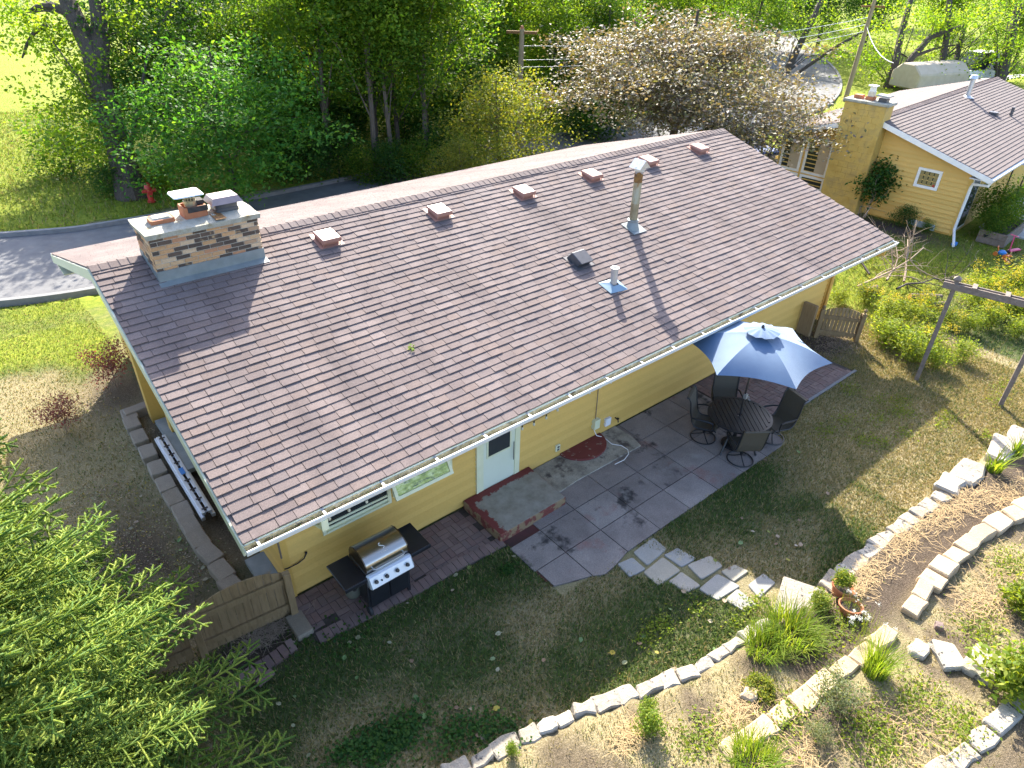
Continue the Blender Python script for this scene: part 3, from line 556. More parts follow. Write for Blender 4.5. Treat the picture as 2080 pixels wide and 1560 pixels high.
# ------------------------------------------------------------------ brick chimney
CX0, CX1, CY0, CY1, CT = 0.80, 2.48, 4.68, 5.50, 4.44
ch = MB(); ch.b2(CX0+0.009, CX1-0.009, CY0+0.009, CY1-0.009, 3.4, CT); chim = ch.build('chimney', MORTAR, house)
bl, bh, mj = 0.203, 0.0575, 0.0125
bm1 = MB(); bm1.b2(-0.5, 0.5, -0.5, 0.5, -0.5, 0.5); BRM = bm1.mesh('brick', BRICK)
row = 0; z = CT-bh/2-0.004
while z > 3.55:
    off = (row % 2)*(bl+mj)/2
    for face in range(4):
        lo, hi = (CX0, CX1) if face < 2 else (CY0, CY1)
        u = lo-off + (0.0 if face < 2 else -0.05)
        while u < hi:
            a, b2 = max(u, lo), min(u+bl, hi)
            if b2-a > 0.03:
                mid = (a+b2)/2; ym = (CY0 if face == 0 else CY1) if face < 2 else mid
                low = zr(CY0)+0.2 if face == 0 else (zr(max(min(mid, CY1), CY0))-0.02)
                if z > low-0.04:
                    pr = rs.uniform(0.0, 0.005)
                    if face == 0: loc, sc = (mid, CY0+0.03-pr, z), (b2-a, 0.06, bh)
                    elif face == 1: loc, sc = (mid, CY1-0.03+pr, z), (b2-a, 0.06, bh)
                    elif face == 2: loc, sc = (CX0+0.03-pr, mid, z), (0.06, b2-a-0.001, bh-0.001)
                    else: loc, sc = (CX1-0.03+pr, mid, z), (0.06, b2-a-0.001, bh-0.001)
                    link('brick', BRM, chim, loc, None, sc)
            u += bl+mj
    z -= bh+mj; row += 1
mb = MB()
N = 9
import itertools
cv = []
for j in range(5):
    for i in range(N):
        x = CX0-0.05+(CX1-CX0+0.10)*i/(N-1); y = CY0-0.05+(CY1-CY0+0.10)*j/4
        ed = min(i, N-1-i, j, 4-j); cv.append((x+rs.uniform(-.008, .008), y+rs.uniform(-.008, .008), CT+(0.065 if ed == 0 else 0.10)+rs.uniform(-.006, .006)))
fs = [(j*N+i, j*N+i+1, (j+1)*N+i+1, (j+1)*N+i) for j in range(4) for i in range(N-1)]
bnd = [i for i in range(N)]+[j*N+N-1 for j in range(1, 5)]+[4*N+i for i in range(N-2, -1, -1)]+[j*N for j in range(3, 0, -1)]
nb_ = len(cv); cv += [(cv[i][0]*0.985+0.0246, cv[i][1]*0.985+0.0763, CT-0.012) for i in bnd]
fs += [(bnd[(k+1) % len(bnd)], bnd[k], nb_+k, nb_+(k+1) % len(bnd)) for k in range(len(bnd))]+[tuple(nb_+k for k in range(len(bnd)))]
mb.add(cv, fs); mb.build('chimney_crown', CROWN, chim, True)
mb = MB(); mb.b2(CX0-0.012, CX1+0.012, CY0-0.016, CY0+0.002, zr(CY0)-0.02, zr(CY0)+0.19)
mb.box(((CX0+CX1)/2, CY0-0.07, zr(CY0-0.07)+0.022), (CX1-CX0+0.06, 0.14, 0.006), M=Matrix.Rotation(ANG, 3, 'X'))
for xx in (CX0-0.012, CX1+0.004):
    yb = CY0
    for q in range(4): mb.b2(xx, xx+0.008, yb, yb+0.21, zr(min(yb, SW))-0.1, zr(min(yb+0.1, SW))+0.15-0.01*q); yb += 0.2
mb.build('chimney_flashing', LEAD, chim)
T0 = CT+0.10
def rrect(w, d, r, z, cx, cy, n=4): return [(cx+sx*(w/2-r)+r*math.cos(a), cy+sy*(d/2-r)+r*math.sin(a), z) for sx, sy, a0 in ((1, 1, 0), (-1, 1, 90), (-1, -1, 180), (1, -1, 270)) for a in [R(a0+90*k/n) for k in range(n+1)]]
def stackrr(mb, levels, cx, cy, top=True, mi=0):
    vs_ = []; k = None
    for w, d, r, z in levels:
        ring = rrect(w, d, r, z, cx, cy); k = len(ring); vs_ += ring
    fs = [(i*k+j, i*k+(j+1) % k, (i+1)*k+(j+1) % k, (i+1)*k+j) for i in range(len(levels)-1) for j in range(k)]
    if top: fs.append(tuple((len(levels)-1)*k+j for j in range(k)))
    mb.add(vs_, fs, mi)
fx1, fx2, fx3, fy = 1.13, 1.63, 2.12, 5.08
mb = MB(); stackrr(mb, [(0.36, 0.30, 0.05, T0-0.06), (0.36, 0.30, 0.05, T0+0.065), (0.32, 0.26, 0.05, T0+0.065)], fx1, fy, False); stackrr(mb, [(0.32, 0.26, 0.05, T0+0.055), (0.25, 0.2, 0.05, T0+0.085)], fx1, fy, True, 1); mb.build('clay_flue', [TERRA, CROWN], chim)
mb = MB(); stackrr(mb, [(0.36, 0.32, 0.03, T0-0.06), (0.36, 0.32, 0.03, T0+0.16), (0.35, 0.31, 0.03, T0+0.17), (0.30, 0.26, 0.03, T0+0.17), (0.28, 0.24, 0.03, T0+0.05)], fx2, fy); mb.build('clay_flue', TERRA, chim)
mb = MB(); mb.b2(fx2-0.12, fx2+0.19, fy-0.167, fy-0.155, T0+0.09, T0+0.175); mb.b2(fx2-0.02, fx2+0.18, fy-0.05, fy+0.13, T0+0.165, T0+0.225); mb.build('soot_patch', SOOT, chim)
mb = MB(); mb.lathe([(0.095, 0.15), (0.10, 0.24), (0.085, 0.25), (0.085, 0.25)], (fx2-0.02, fy, T0), 16)
for k in range(12):
    a = 2*math.pi*k/12; c_, s_ = math.cos(a), math.sin(a); mb.beam((fx2-0.02+.085*c_, fy+.085*s_, T0+.24), (fx2-0.02+.085*c_, fy+.085*s_, T0+.34), 0.012, 0.012)
mb.lathe([(0.088, 0.285), (0.09, 0.29), (0.088, 0.295)], (fx2-0.02, fy, T0), 16); mb.build('flue_collar', pmat('tarnished_metal', [(0.33, 0.29, 0.17), (0.45, 0.42, 0.3)], 8, 0.4, metal=0.6), chim, True)
mb = MB(); stackrr(mb, [(0.40, 0.34, 0.04, T0+0.335), (0.46, 0.40, 0.05, T0+0.34), (0.44, 0.38, 0.05, T0+0.36)], fx2-0.05, fy+0.02); mb.build('flue_lid', SILVW, chim)
mb = MB(); stackrr(mb, [(0.37, 0.32, 0.04, T0-0.06), (0.37, 0.32, 0.04, T0+0.05), (0.35, 0.30, 0.04, T0+0.06), (0.36, 0.31, 0.04, T0+0.11), (0.34, 0.29, 0.04, T0+0.13)], fx3, fy); mb.build('clay_flue', DARKG, chim)
mb = MB(); mb.hexa([(fx3-0.25, fy-0.21, T0+0.14), (fx3+0.25, fy-0.21, T0+0.14), (fx3+0.25, fy+0.21, T0+0.14), (fx3-0.25, fy+0.21, T0+0.14), (fx3-0.20, fy-0.15, T0+0.235), (fx3+0.20, fy-0.15, T0+0.235), (fx3+0.20, fy+0.16, T0+0.235), (fx3-0.20, fy+0.16, T0+0.235)]); mb.build('flue_hood', pmat('mauve_brown_metal', [(0.27, 0.2, 0.19), (0.34, 0.26, 0.25)], 5, 0.4, metal=0.3), chim)
mb = MB(); mb.b2(fx2+0.19, fx2+0.36, CY0-0.045, fy-0.1, T0-0.001, T0+0.004); mb.build('rust_streak', RUST, chim)
# ------------------------------------------------------------------ patio, brick walks, step
patio = link('patio', None); tag(patio, kind='structure')
SLABM = MB().b2(-0.5, 0.5, -0.5, 0.5, -0.5, 0.5).mesh('slab', SLAB)
jx = [3.86, 4.53, 5.34, 6.16, 6.97, 7.78, 8.56, 9.34, 10.12]; jy = [0.93, 0.30, -0.31, -0.94, -1.56]
for i in range(len(jx)-1):
    for j in range(4):
        x0, x1, ya, yb = jx[i]+0.008, jx[i+1]-0.008, jy[j+1]+0.008, jy[j]-0.008; zt = rs.uniform(-0.003, 0.003)
        if i == 0 and j < 2: continue
        if j == 3:
            if i == 0: poly = [(3.92, -1.33), (4.15, -1.42), (x1, -1.55), (x1, yb), (x0+0.05, yb)]
            elif i == 7: poly = [(x0, ya), (9.86, ya), (10.0, -1.50), (10.1, -1.36), (x1, yb), (x0, yb)]
            elif i == 1: poly = [(x0, -1.57), (4.7, -1.66), (4.95, -1.64), (x1, ya), (x1, yb), (x0, yb)]
            else: poly = [(x0, ya), (x1, ya), (x1, yb), (x0, yb)]
            MB().prism(poly, -0.09, zt).build('slab', SLAB, patio)
        else: link('slab', SLABM, patio, ((x0+x1)/2, (ya+yb)/2, -0.045+zt/2), None, (x1-x0, yb-ya, 0.09+zt))
mb = MB(); mb.prism([(3.88, 0.93), (3.88, -1.3), (4.3, -1.48), (9.8, -1.54), (10.08, -1.3), (10.1, 0.93)], -0.1, -0.022); mb.build('joint_soil', pmat('joint_soil', [(0.035, 0.025, 0.02), (0.13, 0.03, 0.026)], 1.2, 0.95), patio)
mb = MB(); mb.prism([(5.36, 0.94), (5.36, 0.16), (5.9, 0.20), (7.62, 0.17), (7.70, 0.5), (7.68, 0.94)], -0.05, 0.022); o = mb.build('old_concrete_pad', OLDSLAB, patio, bevel=0.008)
mb = MB(); mb.prism([(6.68+0.55*math.cos(a), 0.94-0.50*math.sin(a)) for a in np.linspace(math.pi, 0, 22)], 0.02, 0.062); o = mb.build('semicircular_step', REDP, bevel=0.006)
tag(o, 'red painted half-round step slab against the yellow wall', 'step')
st = thing('concrete_step', 'chunky concrete doorstep with flaking red paint round its edges below the cream door', 'step', (4.58, 0.4, 0))
mb = MB(); mb.prism([(-0.75, -0.52), (0.73, -0.51), (0.76, 0.53), (-0.75, 0.53)], -0.05, 0.158); mb.build('step_block', pmat('step_sides', [(0.14, 0.03, 0.024), (0.17, 0.04, 0.03)], 5, 0.8, 0.004, 60, stain=(0.24, 0.17, 0.09), stscale=7, stth=(0.46, 0.54)), st, bevel=0.012)
m, n, l, b = nt('step_top'); tc = n.new('ShaderNodeTexCoord'); sx = n.new('ShaderNodeSeparateXYZ'); l.new(tc.outputs['Object'], sx.inputs[0])
def mth(op, a, c=None, d=None):
    q = n.new('ShaderNodeMath'); q.operation = op
    for i, v in enumerate((a, c, d)):
        if v is None: continue
        if isinstance(v, (int, float)): q.inputs[i].default_value = v
        else: l.new(v, q.inputs[i])
    return q.outputs[0]
ed = mth('MAXIMUM', mth('MULTIPLY', mth('SUBTRACT', sx.outputs[0], 0.0), -1.0), mth('ADD', sx.outputs[1], 0.24)); nzz = noise(n, l, 7, 6, 0.7)
ed = mth('ADD', ed, mth('MULTIPLY', mth('SUBTRACT', nzz, 0.5), 0.35)); rr = ramp(n, [(0, 0, 0, 0.60), (1, 1, 1, 0.625)]); l.new(ed, rr.inputs[0])
cc = ramp(n, [(0.20, 0.175, 0.13, 0.35), (0.30, 0.27, 0.22, 0.65)]); l.new(noise(n, l, 5, 6, 0.7), cc.inputs[0])
l.new(mixc(n, l, rr.outputs[0], cc.outputs[0], (0.15, 0.028, 0.022)), b.inputs['Base Color']); b.inputs['Roughness'].default_value = 0.85
mb = MB(); mb.prism([(-0.735, -0.505), (0.715, -0.495), (0.745, 0.52), (-0.735, 0.52)], 0.158, 0.163); mb.build('step_top', m, st)
PAVM = MB().b2(-0.5, 0.5, -0.5, 0.5, -0.5, 0.5).mesh('paver', PAVER, bevel=0.0)
def basket(x0, x1, ya, yb, parent, keep, limit=300, c=0.205):
    ni = int((x1-x0)/c)+1; nj = int((yb-ya)/c)+1; cnt = 0; mb = MB()
    for i in range(ni):
        for j in range(nj):
            for k in (0, 1):
                if (i+j) % 2: cx_, cy_, w, d = x0+c*(i+0.5), ya+c*(j+0.25+0.5*k), c-0.008, c/2-0.008
                else: cx_, cy_, w, d = x0+c*(i+0.25+0.5*k), ya+c*(j+0.5), c/2-0.008, c-0.008
                if not keep(cx_, cy_): continue
                zt = rs.uniform(-0.006, 0.003); rz = rs.uniform(-0.015, 0.015)
                if cnt < limit: link('paver', PAVM, parent, (cx_, cy_, -0.03+zt), (rs.uniform(-.01, .01), rs.uniform(-.01, .01), rz), (w, d, 0.06))
                else: mb.box((cx_, cy_, -0.03+zt), (w, d, 0.06), rz)
                cnt += 1
    if mb.v: o = mb.build('paver_field', PAVER, parent); o['kind'] = 'stuff'
JS = pmat('paver_joint_sand', [(0.035, 0.028, 0.022), (0.07, 0.055, 0.045)], 8, 0.95)
wl1 = link('brick_walk', MB().prism([(0.62, 0.93), (0.62, 0.0), (2.1, -0.14), (3.88, -0.23), (3.88, 0.93)], -0.1, -0.014).mesh('brick_walk', JS)); tag(wl1, kind='structure')
edl = lambda x: np.interp(x, [0.5, 2.12, 3.04, 3.9], [0.06, -0.05, -0.07, -0.12])
basket(0.64, 3.86, -0.105, 0.93, wl1, lambda x, y: y > edl(x)+0.06 and y < 0.90 and not (x < 1.0 and y < 0.25) and not (x > 3.80 and y > -0.1))
for i in range(31):
    x = 0.70+i*0.104; link('paver', PAVM, wl1, (x, edl(x)+rs.uniform(-.006, .006), -0.018+rs.uniform(-.004, .003)), (0, 0, rs.uniform(-.04, .04)-0.06), (0.096, 0.2, 0.06))
wl2 = link('brick_walk', MB().prism([(10.14, 0.93), (10.14, -1.3), (11.0, -1.02), (13.8, -1.05), (13.72, 0.93)], -0.1, -0.014).mesh('brick_walk', JS)); tag(wl2, kind='structure')
basket(10.16, 13.72, -0.90, 0.93, wl2, lambda x, y: y < 0.9 and x < 13.68)
mb = MB(); mb.b2(11.0, 13.85, -1.045, -0.98, -0.08, 0.0); mb.b2(10.2, 11.0, -1.02, -0.96, -0.08, 0.0); mb.build('walk_edging', CURB, wl2)
for i in range(34):
    x = 10.24+i*0.104; link('paver', PAVM, wl2, (x, -0.925, -0.03+rs.uniform(-.006, .003)), (0, 0, rs.uniform(-.03, .03)), (0.096, 0.10, 0.06))
# loose old bricks edging the fence bed
bed = thing('brick_edging', 'half-buried grey old bricks edging the bare bed by the wooden fence', 'edging', (0, 0, 0))
for i in range(9):
    x = -0.62+i*0.115; link('brick', BRM, bed, (x, 0.07+0.012*i+rs.uniform(-.01, .01), -0.02+rs.uniform(-.01, .01)), (rs.uniform(-.08, .08), rs.uniform(-.08, .08), 0.1+rs.uniform(-.1, .1)), (0.1, 0.21, 0.07)).data = PAVM
o = link('loose_brick', PAVM, None, (-0.18, -0.09, 0.02), (0, 0, 0.25), (0.24, 0.09, 0.07)); tag(o, 'single loose dull red brick lying on the grass edge by the buried bricks', 'brick')
o = MB().b2(0.42, 0.66, 0.18, 0.62, -0.06, 0.075).build('kerb_block', BLOCK, None, bevel=0.012); tag(o, 'long grey concrete block at the foot of the fence post by the house corner', 'block')
# ------------------------------------------------------------------ stepping stones
path = link('flagstone_path', None); tag(path, kind='structure')
FL = [[(150, 130), (270, 40), (360, 110), (240, 210)], [(50, 210), (140, 170), (222, 240), (125, 290)], [(215, 260), (335, 165), (450, 250), (310, 345)], [(350, 150), (430, 105), (550, 170), (460, 225)],
      [(380, 320), (460, 260), (580, 345), (490, 388)], [(500, 215), (640, 155), (720, 220), (590, 305)], [(575, 365), (690, 270), (830, 350), (690, 440)], [(715, 255), (800, 215), (890, 255), (795, 320)],
      [(740, 440), (820, 370), (945, 470), (860, 510)], [(890, 345), (985, 270), (1065, 330), (960, 425)]]
for q in FL:
    P = [G(1240+a/3.175, 1080+b_/3.175, -0.01) for a, b_ in q]; c0 = sum(P)/4; poly = []
    for k in range(4):
        A, B_ = P[k], P[(k+1) % 4]
        for t in (0.06, 0.5, 0.94): p = A+(B_-A)*t; p = c0+(p-c0)*rs.uniform(1.02, 1.09); poly.append((p[0], p[1]))
    area = sum(poly[i][0]*poly[(i+1) % 12][1]-poly[(i+1) % 12][0]*poly[i][1] for i in range(12))
    if area < 0: poly = poly[::-1]
    zt = rs.uniform(-0.012, 0.0); MB().prism(poly, -0.09, zt).build('flagstone', FLAG, path, bevel=0.01)
# ------------------------------------------------------------------ garden edging stones
def stone(name, parent, cx, cy, z0, w, d, h, rz, mat, jit=0.02, bev=0.018):
    mb = MB(); p = []
    for zz in (0, h):
        for sx_, sy_ in ((-1, -1), (0.1, -1.06), (1, -1), (1, 1), (-0.1, 1.05), (-1, 1)): p.append((sx_*w/2+rs.uniform(-jit, jit), sy_*d/2+rs.uniform(-jit, jit), zz+(rs.uniform(-jit, jit)*0.6 if zz else 0)))
    mb.add(p, [(5, 4, 3, 2, 1, 0), (6, 7, 10, 11), (7, 8, 9, 10)]+[(i, (i+1) % 6, 6+(i+1) % 6, 6+i) for i in range(6)])
    return mb.build(name, mat, parent, bevel=bev, loc=(cx, cy, z0), rot=(rs.uniform(-.03, .03), rs.uniform(-.03, .03), rz))
def stonerow(parent, pts, step, w, d, h, mat, jit=0.028):
    pts = np.array(pts, float); seg = np.r_[0, np.cumsum(np.linalg.norm(np.diff(pts[:, :2], axis=0), axis=1))]; s = 0.0
    while s < seg[-1]:
        ln = w*rs.uniform(0.8, 1.25); c = s+ln/2; x = np.interp(c, seg, pts[:, 0]); y = np.interp(c, seg, pts[:, 1]); z = np.interp(c, seg, pts[:, 2]); x2 = np.interp(c+.05, seg, pts[:, 0]); y2 = np.interp(c+.05, seg, pts[:, 1])
        stone('stone', parent, x, y, z-h-rs.uniform(0.0, 0.035), ln*rs.choice((0.96, 1.0, 1.03)), d*rs.uniform(0.75, 1.2), h+rs.uniform(-.015, .02), math.atan2(y2-y, x2-x)+rs.uniform(-.05, .05), mat, jit); s += ln
row1 = thing('stone_edging', 'long curving pale limestone edging between the lawn and the garden bank', 'stone edging')
PT = lambda lst, z: [tuple(G(x, y, z)) for x, y in lst]
stonerow(row1, PT([(860, 1590), (960, 1545), (1060, 1495), (1180, 1440), (1300, 1400), (1380, 1370), (1440, 1345), (1500, 1300), (1560, 1262)], 0.16), 0.42, 0.30, 0.2, 0.26, LIME, jit=0.035)
stonerow(row1, PT([(1680, 1190), (1735, 1140), (1800, 1090), (1865, 1040), (1925, 1000)], 0.16), 0.42, 0.34, 0.24, 0.26, LIME, jit=0.035)
rock = thing('stone_edging', 'big rough pale boulders in the edging around the sword-leaved plants', 'stone edging')
for x, y, w, d in ((1930, 985, 0.5, 0.4), (1965, 960, 0.85, 0.42), (2030, 915, 0.9, 0.4), (2075, 890, 0.7, 0.4)):
    p = G(x, y, 0.15); stone('stone', rock, p[0], p[1], -0.02, w, d, 0.24, 0.1, LIME, 0.06, 0.04)
slab_ = G(1628, 1218, 0.12); o = stone('stone_slab', None, slab_[0], slab_[1], -0.05, 0.8, 0.62, 0.17, 0.35, LIME, 0.03, 0.02); tag(o, 'broad flat pale stone slab ending the flagstone path', 'stone')
row2b = thing('sandstone_edging', 'curving row of buff cut sandstone blocks, upper garden terrace', 'stone edging')
stonerow(row2b, PT([(1852, 1238), (1885, 1185), (1925, 1140), (1985, 1085), (2040, 1050), (2110, 1015)], 0.36), 0.5, 0.42, 0.3, 0.22, SAND, jit=0.024)
row2 = thing('sandstone_edging', 'straight row of buff flat stones in front of the tall grass tuft', 'stone edging')
stonerow(row2, PT([(1470, 1525), (1545, 1480), (1640, 1410), (1700, 1365), (1755, 1325), (1800, 1285)], 0.31), 0.5, 0.40, 0.24, 0.2, SAND, jit=0.03)
row3 = thing('sandstone_edging', 'white and rust stained stone edging in the bottom right corner', 'stone edging')
stonerow(row3, PT([(1900, 1580), (1980, 1515), (2060, 1440), (2110, 1390)], 0.42), 0.5, 0.45, 0.26, 0.22, LIME, jit=0.03)
for x, y, w, d, lab in ((1862, 1320, 0.3, 0.2, 'small jagged pale rock left of the white flat stones'), (1925, 1335, 0.42, 0.3, 'white flat rock between two others right of the tall grass'), (1995, 1355, 0.6, 0.36, 'largest white flat rock near the right edge of the bank'), (1520, 1415, 0.22, 0.16, 'rust-orange rock beside the mossy green cushion plant')):
    p = GT(x, y); o = stone('rock', None, p[0], p[1], p[2]-0.04, w, d, 0.13, rs.uniform(0, 1), LIME if 'rust' not in lab else SAND, 0.04, 0.02); tag(o, lab, 'rock')
p = GT(1905, 1275); o = stone('brick_fragment', None, p[0], p[1], p[2]-0.02, 0.12, 0.1, 0.1, 0.4, PAVER, 0.01, 0.01); tag(o, 'broken red brick piece near the end of the sandstone block row', 'brick')
bw = thing('block_edging', 'curving row of tan concrete wall blocks along the left gable bed', 'stone edging')
BP = [(262, 838), (268, 856), (282, 884), (300, 915), (318, 948), (335, 980), (352, 1008), (370, 1035), (385, 1062), (402, 1090), (425, 1120), (450, 1155), (470, 1185)]
for k, q in enumerate(BP):
    p = G(q[0], q[1], 0.12); stone('wall_block', bw, p[0], p[1], -0.12, 0.27, 0.43, 0.24, rs.uniform(-.06, .06)+(0.15 if k > 9 else 0), BLOCK, 0.008, 0.015)
p = G(280, 826, 0.15); stone('wall_block', bw, p[0], p[1], -0.12, 0.55, 0.24, 0.27, 0.1, BLOCK, 0.008, 0.015)
# ------------------------------------------------------------------ gas grill
grl = thing('gas_grill', 'gas grill with stainless lid and black cabinet on the brick walk', 'grill', (1.79, 0.16, 0.0))
mb = MB(); mb.b2(-0.33, 0.33, -0.20, 0.24, 0.10, 0.66); mb.build('cabinet', BLACKP, grl, bevel=0.008)
for s in (-1, 1):
    mb = MB(); mb.b2(s*0.166-0.155, s*0.166+0.155, -0.222, -0.20, 0.14, 0.60); mb.build('cabinet_door', BLACKP, grl, bevel=0.006)
for sx_ in (-1, 1):
    for y_ in (-0.18, 0.22):
        mb = MB(); mb.b2(sx_*0.33-0.02, sx_*0.33+0.02, y_-0.02, y_+0.02, 0.0, 0.68); mb.build('leg', BLACK, grl)
    mb = MB(); a_ = sorted((sx_*0.36, sx_*0.70)); mb.b2(a_[0], a_[1], -0.27, 0.29, 0.80, 0.835); mb.b2(a_[0], a_[1], -0.285, -0.265, 0.77, 0.84); mb.build('side_shelf', BLACKP, grl, bevel=0.006)
mb = MB(); mb.b2(-0.35, 0.35, -0.22, 0.28, 0.66, 0.86); mb.build('firebox', BLACK, grl, bevel=0.01)
mb = MB(); mb.hexa([(-0.36, -0.385, 0.66), (0.36, -0.385, 0.66), (0.36, -0.24, 0.62), (-0.36, -0.24, 0.62), (-0.36, -0.285, 0.845), (0.36, -0.285, 0.845), (0.36, -0.21, 0.85), (-0.36, -0.21, 0.85)])
cp = mb.build('control_panel', BUMPER, grl, bevel=0.022)
pn = Vector((0, -0.88, 0.475)).normalized()
for k in (-0.26, -0.09, 0.08, 0.25):
    mb = MB(); c0 = Vector((k, -0.337, 0.757)); mb.tube([c0, c0+pn*0.006], 0.040, 16, 1); mb.tube([c0+pn*0.006, c0+pn*0.04], [0.030, 0.024], 16); mb.build('knob', [BLACK, GALV], cp, True)
mb = MB(); c0 = Vector((-0.175, -0.345, 0.74)); mb.tube([c0, c0+pn*0.012], 0.013, 10); mb.build('ignition_button', BLACK, cp)
prof = [(-0.22, 0.865), (-0.235, 0.90), (-0.225, 1.00), (-0.20, 1.035), (-0.12, 1.085), (0.0, 1.11), (0.12, 1.10), (0.21, 1.05), (0.26, 0.96), (0.27, 0.865)]
mb = MB(); k = len(prof)
vs_ = [(-0.33, y, z) for y, z in prof]+[(0.33, y, z) for y, z in prof]; mb.add(vs_, [(i, i+1, k+i+1, k+i) for i in range(k-1)]); lid = mb.build('lid', STEEL, grl, True)
mb = MB()
for x0 in (-0.345, 0.33): mb.xprism([(y*1.01, z*1.004) for y, z in prof], x0, x0+0.015)
mb.build('lid_end_cap', pmat('lid_end', [(0.10, 0.075, 0.045), (0.16, 0.12, 0.08)], 4, 0.35, metal=0.8), lid)
mb = MB(); mb.tube([(-0.25, -0.225, 0.95), (-0.25, -0.28, 0.945), (-0.22, -0.295, 0.942), (0.22, -0.295, 0.942), (0.25, -0.28, 0.945), (0.25, -0.225, 0.95)], 0.012, 8); mb.build('lid_handle', GALV, lid, True)
mb = MB(); S_ = []
for k in range(15):
    t = k/14; a = (0.25+1.5*t)*math.pi if t < 0.5 else (2.5-(1.5*t))*math.pi-math.pi*0.0
    S_.append((0.03*math.sin(2*math.pi*t)*(1 if t < .5 else 1), -0.085+0.05*(t-0.5)*2))
mb.tube([(x, y, 1.092+0.30*(y+0.10)+0.006) for x, y in S_], 0.005, 5)
for k in range(7): mb.b2(-0.05+k*0.015, -0.041+k*0.015, -0.172, -0.160, 1.058, 1.066)
mb.build('lid_emblem', WHITE, lid)
mb = MB(); mb.lathe([(0.0, 0.06), (0.10, 0.07), (0.12, 0.12), (0.12, 0.26), (0.09, 0.31), (0.03, 0.33), (0.03, 0.37), (0.0, 0.37)], (-0.39, 0.22, 0), 16); mb.build('gas_tank', pmat('gas_tank_paint', [(0.09, 0.09, 0.07), (0.15, 0.15, 0.11)], 5, 0.5), grl, True)
mb = MB(); mb.tube([(-0.42, 0.06, 0.42), (-0.47, -0.05, 0.50), (-0.44, -0.12, 0.58), (-0.36, -0.10, 0.66)], 0.012, 6); mb.tube([(-0.47, -0.04, 0.47), (-0.47, -0.045, 0.51)], 0.035, 10); mb.build('gas_hose', RUBBER, grl, True)
for y_ in (-0.2, 0.22):
    mb = MB(); mb.tube([(-0.37, y_, 0.08), (-0.33, y_, 0.08)], 0.08, 16); mb.build('wheel', RUBBER, grl, True)
# ------------------------------------------------------------------ table, chairs, parasol
TX, TY = 9.13, -0.91
tb = thing('patio_table', 'round dark slatted metal table under the blue parasol', 'table', (TX, TY, 0), R(-38))
mb = MB(); k = 40; tr = 0.615
for i in range(k):
    a0, a1 = 2*math.pi*i/k, 2*math.pi*(i+1)/k
    mb.hexa([(q*math.cos(t_), q*math.sin(t_), zz) for zz in (0.69, 0.722) for q, t_ in ((tr, a0), (tr, a1), (tr-0.05, a1), (tr-0.05, a0))])
mb.build('rim', CHARM, tb)
sw = 0.086
for i in range(13):
    x = -0.516+i*sw; h = math.sqrt(max(0.01, (tr-0.045)**2-x*x))
    mb = MB()
    if abs(x) < 0.02: mb.b2(x-sw/2+0.006, x+sw/2-0.006, -h, -0.03, 0.695, 0.718); mb.b2(x-sw/2+0.006, x+sw/2-0.006, 0.03, h, 0.695, 0.718)
    else: mb.b2(x-sw/2+0.006, x+sw/2-0.006, -h, h, 0.695, 0.718)
    mb.build('slat', CHARM, tb)
for i in range(4):
    a = R(45+90*i); c_, s_ = math.cos(a), math.sin(a); mb = MB(); mb.tube([(0.20*c_, 0.20*s_, 0.69), (0.30*c_, 0.30*s_, 0.35), (0.50*c_, 0.50*s_, 0.0)], [0.025, 0.022, 0.022], 8); mb.build('leg', CHARM, tb, True)
mb = MB(); mb.lathe([(0.0, 0), (0.23, 0.0), (0.23, 0.03), (0.06, 0.07), (0.03, 0.30), (0.0, 0.30)], n=20); mb.build('umbrella_base', CHARM, tb, True)
def chair(lab, x, y, face):
    t = thing('swivel_chair', lab, 'chair', (x, y, 0), face, 'swivel patio chairs round the table')
    mb = MB(); mb.tube([(0.245*math.cos(a), 0.245*math.sin(a), 0.014) for a in np.linspace(0, 2*math.pi, 29)], 0.014, 6, cap=False)
    mb.build('base_ring', CHARM, t, True)
    mb = MB()
    for a in (R(35), R(145), R(270)): mb.tube([(0.245*math.cos(a), 0.245*math.sin(a), 0.014), (0.11*math.cos(a), 0.11*math.sin(a), 0.06), (0, 0, 0.13)], 0.012, 6)
    mb.tube([(0, 0, 0.12), (0, 0, 0.33)], 0.03, 8); mb.b2(-0.15, 0.15, -0.15, 0.15, 0.32, 0.345); mb.build('pedestal', CHARM, t, True)
    pf = [(0.24, 0.375), (0.20, 0.40), (0.05, 0.375), (-0.13, 0.36), (-0.20, 0.385), (-0.25, 0.48), (-0.30, 0.68), (-0.335, 0.90), (-0.37, 0.97), (-0.42, 0.985)]
    for nm, a_, b_ in (('seat', 0, 5), ('backrest', 4, 10)):
        q = pf[a_:b_]; k = len(q); mb = MB(); up = [(-0.235, y_, z_) for y_, z_ in q]+[(0.235, y_, z_) for y_, z_ in q]
        dn = [(x_, y_-(0.0 if nm == 'seat' else 0.012), z_-0.014) for x_, y_, z_ in up]
        mb.add(up+dn, [(i, i+1, k+i+1, k+i) for i in range(k-1)]+[(2*k+i, 3*k+i, 3*k+i+1, 2*k+i+1) for i in range(k-1)]+[(0, k, 3*k, 2*k), (k-1, 2*k-1, 4*k-1, 3*k-1)]); mb.build(nm, SLING, t, True)
    for s in (-1, 1):
        mb = MB(); mb.tube([(s*0.25, y_, z_) for y_, z_ in pf], 0.017, 7); mb.build('side_rail', CHARM, t, True)
        mb = MB(); mb.tube([(s*0.25, 0.12, 0.375), (s*0.29, 0.17, 0.50), (s*0.30, 0.16, 0.585), (s*0.30, 0.05, 0.60), (s*0.29, -0.15, 0.58), (s*0.255, -0.275, 0.56)], [0.014, 0.014, 0.02, 0.022, 0.02, 0.014], 7); mb.build('armrest', CHARM, t, True)
    return t
